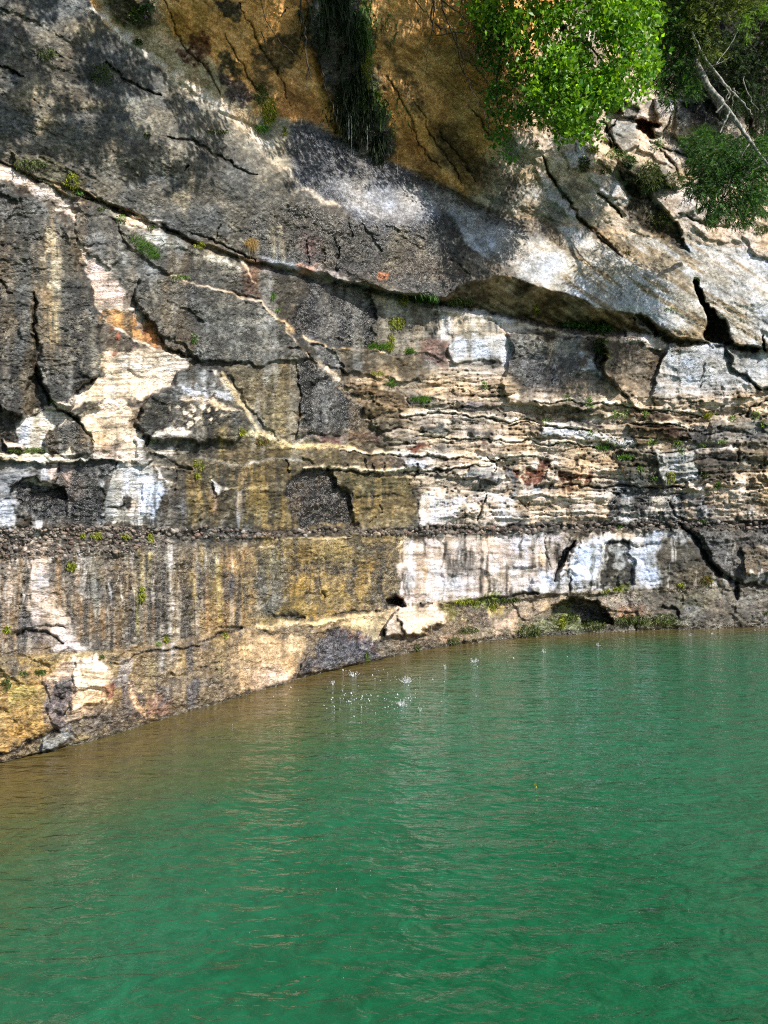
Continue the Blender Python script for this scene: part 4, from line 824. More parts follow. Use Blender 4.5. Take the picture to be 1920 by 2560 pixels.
bpx = np.linspace(-1300, 2500, 300); bdd = base_depth(bpx) * (1 - 45 / F); bX = (bpx - CX) / F * bdd
dist = np.min(np.hypot(GX[..., None] - bX, GY[..., None] - bdd), -1)
dist = np.where(GY > np.interp(GX, bX, bdd), 0, dist)
shal_refl = np.exp(-dist / (1.6 + 2.1 * sst(2., -5, GX))) * .95 + .3 * sst(5, -8, GX + .5 * GY) + .2 * sst(5.5, 11, GY)  # shallows tint, spread wider to carry the ochre wall's reflection
gi = np.arange(GX.size).reshape(GX.shape)
wf = np.stack([gi[:-1, :-1], gi[:-1, 1:], gi[1:, 1:], gi[1:, :-1]], -1).reshape(-1, 4)
water = mesh_obj('water', np.stack([GX, GY, GX * 0], -1).reshape(-1, 3), wf, water_mat(), attrs={'ShalRefl': np.clip(shal_refl, 0, 1).ravel()}, smooth=True)
tag(water, kind='structure', label='rippled emerald green lake water')

# ------------------------------------------------------------------ plants, wood and small things
class MB:
    def __init__(s): s.v = []; s.f = []; s.c = []; s.n = 0
    def add(s, V, F_, c):
        V = np.asarray(V, float).reshape(-1, 3); s.v.append(V); s.f.append(np.asarray(F_, int) + s.n); s.n += len(V)
        c = np.asarray(c, float); s.c.append(np.repeat(c[None], len(V), 0) if c.ndim == 1 else c)
    def build(s, name, mat, parent=None, loc=None, smooth=False, wet=None):
        at = {'Col': np.concatenate(s.c)}
        if wet is not None: at['Wet'] = np.full(s.n, wet)
        V_ = np.concatenate(s.v)
        if parent is not None: V_ = V_ - np.array(parent.location)
        return mesh_obj(name, V_, np.concatenate(s.f), mat, parent, at, smooth, loc)
def unit(a): return a / (np.linalg.norm(a, axis=-1, keepdims=True) + 1e-9)
def wpt(px, py, d): return np.stack([(px - CX) / F * d, d + 0 * px, CH - (py - CY) / F * d], -1)
SUNV = np.array(SUN)

def leaves(mb, P0, size, cols, droop=.5, wid=.62):
    """pointed oval leaves, two folded halves each"""
    n = len(P0); d = unit(rng.normal(size=(n, 3)) + np.array([0, -.15, -droop])); s_ = unit(np.cross(d, rng.normal(size=(n, 3)))); nn = np.cross(d, s_)
    L_ = (size * rng.uniform(.6, 1.25, n))[:, None]; w_ = L_ * wid * .5
    a = P0; m1_ = P0 + d * L_ * .38; e = P0 + d * L_; up_ = nn * L_ * .10
    V_ = np.stack([a, m1_ + s_ * w_ + up_, e, m1_ + d * L_ * .12, m1_ - s_ * w_ + up_], 1).reshape(-1, 3)
    b = np.arange(n)[:, None] * 5
    mb.add(V_, np.concatenate([b + [0, 1, 2, 3], b + [0, 3, 2, 4]]), np.repeat(cols, 5, 0))
def blades(mb, P0, dirs, length, width, cols, bend=.5):
    n = len(P0); L_ = np.broadcast_to(np.asarray(length, float), (n,))[:, None]
    s_ = unit(np.cross(dirs, rng.normal(size=(n, 3)))); w_ = np.broadcast_to(np.asarray(width, float), (n,))[:, None]
    mid = P0 + dirs * L_ * .55; tip = P0 + dirs * L_ * .95 + np.array([0, 0, -1]) * L_ * bend
    V_ = np.stack([P0 - s_ * w_, P0 + s_ * w_, mid + s_ * w_ * .8, mid - s_ * w_ * .8, tip + s_ * w_ * .15, tip - s_ * w_ * .15], 1).reshape(-1, 3)
    b = np.arange(n)[:, None] * 6
    mb.add(V_, np.concatenate([b + [0, 1, 2, 3], b + [3, 2, 4, 5]]), np.repeat(cols, 6, 0))
def tube(mb, pts, radii, c=(.1, .1, .1), sides=8):
    pts = np.asarray(pts, float); n = len(pts); r_ = np.interp(np.linspace(0, 1, n), np.linspace(0, 1, len(radii)), radii)
    t = unit(np.gradient(pts, axis=0)); u = unit(np.cross(t, [.3, .9, .2])); w_ = np.cross(t, u); ang = np.arange(sides) / sides * 2 * np.pi
    V_ = pts[:, None] + (u[:, None] * np.cos(ang)[None, :, None] + w_[:, None] * np.sin(ang)[None, :, None]) * (r_[:, None, None] * (1 + .15 * rng.normal(size=(n, sides, 1)) * .6))
    i = np.arange(n - 1)[:, None] * sides; j = np.arange(sides); k = (j + 1) % sides
    f = np.stack([i + j, i + k, i + sides + k, i + sides + j], -1).reshape(-1, 4)
    mb.add(V_.reshape(-1, 3), f, c)
def path(pts, d, n=14, wob=.02):
    """smooth 3-D path through wall points; d = distance (number or list)"""
    p = np.array([(a[0], a[1]) for a in pts], float); dd = np.broadcast_to(np.asarray(d, float), (len(p),)); q = wpt(p[:, 0], p[:, 1], dd)
    t = np.linspace(0, 1, len(q)); T = np.linspace(0, 1, n); o = np.stack([np.interp(T, t, q[:, k]) for k in range(3)], -1)
    for _ in range(2): o[1:-1] = (o[:-2] + 2 * o[1:-1] + o[2:]) / 4
    o[1:-1] += rng.normal(size=(n - 2, 3)) * wob; return o
def mixcol(a, b, n, jit=.18):
    t = rng.random(n)[:, None]; c = np.array(a) * (1 - t) + np.array(b) * t
    return np.clip(c * np.exp(rng.normal(size=(n, 1)) * jit), 0, 1)

# --- leafy tree hanging over the cliff brow
def ell(cs, n, d0, dr):
    """points in clusters (cx, cy, rx, ry) at distance d0 +- dr"""
    A = np.array([c[2] * c[3] for c in cs], float); k = rng.choice(len(cs), n, p=A / A.sum()); c = np.array([q[:4] for q in cs], float)[k]
    v = unit(rng.normal(size=(n, 3))) * (rng.random((n, 1)) ** .45)
    return c[:, 0] + v[:, 0] * c[:, 2], c[:, 1] + v[:, 1] * c[:, 3], d0 + v[:, 2] * dr
def clump(px, py, d, n_sub, per, spread):
    k = rng.integers(0, len(px), n_sub); base = wpt(px[k], py[k], d[k])
    return (base[:, None] + rng.normal(size=(n_sub, per, 3)) * spread * np.array([1, 1, .8])).reshape(-1, 3)
tree = empty('leafy_tree', tuple(surf(1330, -330)))
tag(tree, 'bright green broadleaf tree hanging over the cliff brow at the top centre right', 'tree')
tb = MB()
BD_ = 16.0
stems = [[(1330,-330),(1380,-120),(1400,60),(1440,220),(1470,330)],[(1330,-330),(1260,-100),(1290,60),(1335,170),(1370,260)],[(1330,-330),(1480,-100),(1540,60),(1570,190)],
         [(1290,60),(1250,140),(1240,240),(1262,360)],[(1400,60),(1480,120),(1560,230)],[(1335,170),(1420,300),(1450,360)],[(1380,-120),(1300,-40),(1200,40)]]
d0 = float(surf(1330, -330)[1])
for i, st in enumerate(stems):
    dd = np.linspace(d0 if i < 3 else BD_, BD_, len(st)) if i < 3 else BD_ + .2
    if i < 3: dd = np.array([d0, (d0 + BD_) / 2, BD_ + .2] + [BD_] * (len(st) - 3))
    tube(tb, path(st, dd, 18, .015), [.075, .012] if i < 3 else [.035, .007])
tb.build('trunk', BARK_DARK, tree)
tw = MB()
for st in ([(1080,-40),(1088,40),(1070,110),(1064,180)],[(1084,-40),(1078,60),(1090,90),(1150,85),(1175,82)],[(1100,-40),(1118,60),(1150,130),(1168,200),(1190,240),(1215,300)],[(1030,-60),(1045,10),(1075,45)],[(1175,-40),(1130,60),(1160,190),(1195,210)],[(1150,130),(1200,180),(1245,260)],[(1090,60),(1120,84),(1172,80)],[(1060,-60),(1120,20),(1180,60),(1250,90)]):
    dd = max(8, min(surf(min(max(st[0][0], 0), 1900), 60)[1], surf(st[-1][0], st[-1][1])[1]) - .35)
    tw = MB(); tube(tw, path(st, dd, 18, .02), [.016, .005], sides=6); tw.build('bare_twig', BARK_DARK, tree)
for st in ([(1290,60),(1220,120),(1180,150)],[(1400,60),(1330,90)],[(1440,220),(1400,300),(1360,330)],[(1540,60),(1600,100)],[(1240,240),(1215,300),(1230,340)]): tw = MB(); tube(tw, path(st, BD_, 14, .02), [.014, .004], sides=6); tw.build('bare_twig', BARK_DARK, tree)
cl = [(1480,50,150,95),(1560,160,78,85),(1420,160,120,90),(1450,250,85,75),(1435,318,45,34),(1490,345,26,20),(1590,215,28,26),(1395,330,18,20),(1310,50,120,75),(1570,10,72,60),(1365,230,60,60),(1330,-90,190,70),(1500,-100,150,80),(1590,90,50,60),(1520,240,55,50),(1470,350,30,24),(1260,40,50,40),(1200,20,40,30),(1630,40,24,30),(1625,150,18,30),(1320,170,60,40),(1400,260,40,60)]
lb = MB(); px, py, d = ell(cl, 9000, BD_, 1.2); k_ = fbm(px / 30, py / 24, 501, 2) + .5 * vnoise(px / 9, py / 9, 502) > -.16 + .0006 * np.maximum(py - 120, 0); px, py, d = px[k_], py[k_], d[k_]
Pl = clump(px, py, d, 3000, 8, .11); leaves(lb, Pl, .115, mixcol((.035,.15,.010), (.22,.42,.025), len(Pl), .35))
cl2 = [(1225,140,60,50),(1245,240,30,60),(1250,350,26,40),(1235,60,60,70),(1300,200,40,60),(1262,300,24,40),(1310,280,35,35),(1275,400,12,16)]
px, py, d = ell(cl2, 1500, BD_ + .3, .5); Pl = clump(px, py, d, 190, 9, .10); leaves(lb, Pl, .11, mixcol((.035,.14,.012), (.07,.22,.02), len(Pl)))  # left-hand leaves coloured darker, their shade put into the colour
lb.build('crown', LEAF, tree)

# --- cedars: sprays of flat scaly twigs
def cedar(name, label, clus, d0, dr, n, L0, c1, c2, trunk=None, tr=(.07, .02), out=(0, -.5, -.35), group=None):
    n = int(n * 2.6); L0 *= .8; c1 = [q * 1.25 for q in c1]; c2 = [q * 1.25 for q in c2]
    root_px = trunk[0] if trunk else (clus[0][0], clus[0][1]); base = wpt(np.array(float(root_px[0])), np.array(float(root_px[1])), float(d0 + dr))
    o = empty(name, tuple(base)); tag(o, label, 'tree', group)
    px, py, d = ell(clus, n, d0, dr)
    P0 = wpt(px, py, d); cx_ = np.average([c[0] for c in clus]); cen = wpt(np.array(cx_), np.array(np.average([c[1] for c in clus])), float(d0 + .3))
    ax_d = unit(unit(P0 - cen) * .7 + rng.normal(size=(n, 3)) * .55 + np.array(out)); side = unit(np.cross(ax_d, rng.normal(size=(n, 3)) * .5 + np.array([0, .3, 1])))
    mb = MB(); K = 11; L_ = L0 * rng.uniform(.6, 1.3, n)
    cols = mixcol(c1, c2, n, .25)
    for k in range(K):
        t = k / (K - 1); sg = 1 if k % 2 else -1
        o_ = P0 + ax_d * (L_ * (t * .95))[:, None] + np.array([0, 0, -1]) * (L_ * .22 * t * t)[:, None]
        dr_ = unit(ax_d * .75 + side * sg * .85 + np.array([0, 0, -.12])) if k < K - 1 else ax_d
        blades(mb, o_, dr_, L_ * (.40 * (1 - .65 * t)), L_ * .045, cols * (.8 + .4 * t), .12)
    blades(mb, P0, ax_d, L_ * .98, L_ * .02, cols * .6, .2)
    mb.build('crown', NEEDLE, o)
    if trunk:
        tm = MB(); tube(tm, path(trunk, np.linspace(d0 + dr, d0, len(trunk)), 16, .02), tr)
        for c in clus[:7]:
            tube(tm, path([trunk[len(trunk) // 2], ((trunk[len(trunk)//2][0] + c[0]) / 2, c[1] - 10), (c[0], c[1])], d0 + .1, 10, .03), [tr[1], .006], sides=6)
        tm.build('trunk', BARK_DARK if name != 'dead' else BARK_GREY, o)
    return o
G_ = 'cedars on the slope at the upper right'
cedar('cedar_tree', 'shaggy dark green cedar between the bright broadleaf tree and the leaning dead trunk', [(1700,60,60,70),(1690,150,55,60),(1720,210,40,40),(1668,230,30,40),(1745,110,40,50),(1660,60,30,80),(1700,-40,70,60),(1650,170,30,60)], 17.6, .7, 950, .26, (.016,.055,.010), (.05,.13,.018), [(1720,-160),(1715,-20),(1705,120),(1690,230)], group=G_)
cedar('cedar_tree', 'olive green cedar boughs spreading along the top edge above the dead trunk', [(1790,20,80,40),(1750,70,50,40),(1850,0,60,40),(1800,-50,100,50),(1775,120,45,25)], 17.2, .6, 420, .30, (.05,.085,.016), (.11,.14,.025), [(1830,-160),(1820,-60),(1800,30),(1770,100)], group=G_)
cedar('cedar_tree', 'cedar in the top right corner, darkest of the trees, behind the thin grey snag', [(1900,120,70,90),(1860,200,60,70),(1920,270,50,70),(1960,60,80,90),(1830,130,40,60),(1890,330,40,30),(1900,20,60,50),(1780,170,50,50),(1840,260,40,50)], 20.3, .8, 950, .30, (.008,.024,.006), (.025,.055,.010), [(1930,-160),(1925,20),(1900,200),(1890,340)], group=G_)
cedar('cedar_tree', 'round bushy green cedar hanging below the dead trunk at the right edge', [(1790,400,65,70),(1850,430,75,85),(1770,470,50,55),(1810,520,60,35),(1900,400,50,60),(1880,500,60,50),(1745,400,30,50),(1760,340,30,25),(1900,360,30,20),(1725,470,16,40),(1780,545,24,22),(1850,550,40,20),(1720,360,22,20)], 17.3, 1.1, 1350, .24, (.014,.055,.010), (.045,.115,.018), [(1960,380),(1900,410),(1830,440),(1780,480)], group=G_)
cedar('cedar_tree', 'small pale green cedar bough with yellowish tips in the dark top right corner', [(1880,35,45,16),(1862,60,25,20),(1920,25,30,14),(1870,90,10,14)], 17.0, .3, 90, .22, (.07,.16,.02), (.14,.24,.03), [(1960,-60),(1930,10),(1880,40)], group=G_)

# --- dead trunks
sn = empty('dead_tree', tuple(wpt(np.array(1725.), np.array(90.), 17.4))); tag(sn, 'thick bare grey dead trunk leaning down to the right across the upper right rocks', 'dead tree', 'dead trunks leaning at the upper right')
tm = MB(); tube(tm, path([(1700,60),(1735,150),(1770,215),(1820,275),(1870,345),(1905,395),(1940,430)], [17.6,17.2,16.9,16.7,16.5,16.4,16.4], 40, .006), [.075,.07,.066,.055,.038,.028,.018], sides=12); tm.build('trunk', BARK_GREY, sn)
bm_ = MB()
for st,w_ in (([(1822,280),(1815,300),(1800,332)],.03),([(1790,282),(1812,258),(1825,240),(1822,215)],.02),([(1870,345),(1855,325),(1845,318)],.025),([(1880,350),(1862,375),(1850,400)],.02),([(1945,395),(1910,410),(1890,420)],.02),([(1835,290),(1842,318),(1830,322)],.03),([(1900,390),(1870,430),(1850,455)],.014),([(1930,405),(1880,425),(1855,430)],.014)):
    tube(bm_, path(st, 16.6, 12, .012), [w_, w_ * .3], sides=6)
bm_.build('branch', BARK_GREY, sn)
sn = empty('dead_tree', tuple(wpt(np.array(1748.), np.array(120.), 17.2))); tag(sn, 'slender pale dead stem running parallel above the thick dead trunk', 'dead tree', 'dead trunks leaning at the upper right')
tm = MB(); tube(tm, path([(1730,80),(1752,130),(1790,185),(1825,225),(1855,255),(1880,287)], 16.9, 30, .008), [.022,.028,.03,.02,.01], sides=8); tm.build('trunk', BARK_GREY, sn)
bm_ = MB()
for st,w_ in (([(1788,163),(1810,135),(1838,95),(1852,55)],.012),([(1788,163),(1815,150),(1832,138)],.008),([(1815,215),(1820,232),(1815,250)],.012),([(1860,190),(1865,225),(1880,255),(1897,275)],.012),([(1832,222),(1848,235)],.015),([(1835,235),(1830,270)],.008),([(1912,300),(1908,345)],.008)):
    tube(bm_, path(st, 16.8, 12, .01), [w_, w_ * .4], sides=6)
bm_.build('branch', BARK_GREY, sn)

# --- hanging roots
for k,(st,lab,w_) in enumerate((([(748,-60),(756,40),(764,110),(772,175),(776,205)],'long dark root dangling left of the mossy seep, forked at its foot',.022),([(762,60),(756,120),(752,150)],'short dark root beside the long forked one at the left of the mossy seep',.012),([(798,150),(815,220),(835,280),(850,320)],'dark root running along the left edge of the mossy seep down to the wet slab',.016),([(640,-40),(668,60),(705,110),(740,140)],'thin root crossing the orange wall below the top edge',.008))):
    dd = min(surf(p[0], p[1])[1] for p in st) - .10; mb = MB(); tube(mb, path(st, dd, 20, .015), [w_, w_ * .4], sides=6)
    if k == 0: tube(mb, path([(772,170),(765,210),(768,225)], dd, 10, .01), [.01,.004], sides=6)
    tag(mb.build('hanging_root', BARK_DARK, None, loc=tuple(wpt(np.array(float(st[0][0])), np.array(float(st[0][1])), dd))), lab, 'root', 'roots hanging on the orange wall')

# --- moss curtain in the seep
mb = MB(); n = 5200; px = rng.normal(0, 1, n) + .5 * vnoise(np.arange(n) * .37, np.arange(n) * .11); yy = rng.random(n) ** .8; py = -120 + yy * (470 + 60 * rng.random(n)); cxs = np.interp(py, [-120, 0, 200, 300, 400], [835, 845, 885, 915, 950]); wd = np.interp(py, [-120, 100, 300, 400], [62, 60, 42, 22]); px = cxs + px * wd * (.55 + .35 * np.sin(py / 37.)); gp_ = fbm(px / 22, py / 50, 401, 3) > -.25; px, py, cxs = px[gp_], py[gp_], cxs[gp_]; n = len(px)
Q = np.array([surf(a, b) + nrm(a, b) * .03 for a, b in zip(px, py)])
right = sst(20, 50, px - cxs) 
cc = mixcol((.006,.012,.004), (.02,.04,.008), n, .3); cc = cc + (right * (rng.random(n) < .8))[:, None] * mixcol((.03,.07,.006), (.08,.15,.012), n, .2)
blades(mb, Q, unit(rng.normal(size=(n, 3)) * .55 + np.array([0, -.35, -.8])), rng.uniform(.04, .24, n), rng.uniform(.006, .020, n), cc, .6)
k_ = rng.integers(0, n, 900); leaves(mb, Q[k_] + rng.normal(size=(900, 3)) * .06 + np.array([0, -.06, 0]), .06, cc[k_] * 1.5, .9)
tag(mb.build('moss_curtain', MOSS, loc=tuple(surf(850, 150))), 'dark dripping moss curtain hanging down the orange wall, bright green along its right edge', 'moss')
mb = MB(); 
for x_,y_,h_ in ((872,300,50),(879,310,80),(918,330,45),(993,395,40)):
    dd = surf(x_, y_)[1] - .35; tube(mb, path([(x_,y_-20),(x_+.5,y_+h_*.5),(x_,y_+h_)], dd, 8, .003), [.002,.003,.002], c=(.7,.75,.8), sides=5)
WHITEW = plain('bright water', (.45, .5, .52), (.65, .68, .7), 30, .06, .001)
tag(mb.build('water_drips', WHITEW, loc=tuple(surf(880, 300))), 'thin threads of water dripping off the foot of the dark moss curtain', 'drips', kind='stuff')

# --- small plants on the wall: (kind, px, py, w, h, size px, n, colours, label)
gA=((.05,.15,.02),(.13,.28,.04)); gY=((.12,.16,.012),(.30,.32,.02)); gM=((.03,.06,.01),(.09,.13,.018)); gD=((.025,.075,.015),(.06,.15,.025)); gT=((.30,.20,.08),(.42,.30,.12)); gP=((.10,.18,.05),(.22,.32,.10)); gR=((.20,.08,.03),(.12,.16,.02))
def plant(kind, px, py, w_, h_, L_, n, cp, label, tilt=0.):
    s_ = float(surf(px, py)[1]) / F; mb = MB()
    a = rng.random(n) * 2 * np.pi; r_ = np.sqrt(rng.random(n)); u = np.cos(a) * r_ * w_ / 2; v_ = np.sin(a) * r_ * h_ / 2
    qx = px + u * math.cos(tilt) - v_ * math.sin(tilt); qy = py + u * math.sin(tilt) + v_ * math.cos(tilt)
    Nn = np.array([nrm(x, y) for x, y in zip(qx, qy)]); Q = np.array([surf(x, y) for x, y in zip(qx, qy)]) + Nn * .012
    cols = mixcol(*cp, n, .22)
    if kind == 'grass':
        blades(mb, Q, unit(Nn * .7 + rng.normal(size=(n, 3)) * .35 + np.array([0, 0, .75])), L_ * s_ * rng.uniform(.5, 1.2, n), .55 * s_ * rng.uniform(.6, 1.3, n), cols, .35); mat = GRASS
    elif kind == 'hang':
        blades(mb, Q, unit(Nn * .8 + rng.normal(size=(n, 3)) * .3 + np.array([0, 0, -.2])), L_ * s_ * rng.uniform(.5, 1.2, n), .6 * s_ * rng.uniform(.6, 1.3, n), cols, .8); mat = GRASS
    elif kind == 'moss':
        lump = np.clip(1 - r_ ** 2, 0, 1)[:, None] * .35 * min(w_, h_) * s_
        blades(mb, Q + Nn * lump * rng.random((n, 1)) , unit(Nn + rng.normal(size=(n, 3)) * .7 + np.array([0, 0, -.25])), L_ * s_ * rng.uniform(.5, 1.3, n), .9 * s_ * rng.uniform(.6, 1.4, n), cols, .3); mat = MOSS
    else:
        Qb = Q + Nn * (L_ * s_ * .6 * rng.random((n, 1))) + np.array([0, 0, 1]) * (L_ * s_ * .5 * rng.random((n, 1)))
        leaves(mb, Qb, L_ * s_ * .55, cols, .25, .55)
        k = max(4, n // 8); blades(mb, Q[:k], unit(Nn[:k] + rng.normal(size=(k, 3)) * .2 + np.array([0, 0, .8])), L_ * s_, .4 * s_, cols[:k] * .6, .1); mat = LEAF
    nm = {'grass': 'grass_tuft', 'hang': 'grass_tuft', 'moss': 'moss_patch', 'leaf': 'leafy_plant'}[kind]; ct = {'grass': 'grass', 'hang': 'grass', 'moss': 'moss', 'leaf': 'plant'}[kind]
    gp = {'grass': 'grass tufts on the cliff', 'hang': 'grass tufts on the cliff', 'moss': 'moss patches on the cliff', 'leaf': 'small leafy plants on the cliff'}[kind]
    return tag(mb.build(nm, mat, loc=tuple(surf(px, py))), label, ct, gp)
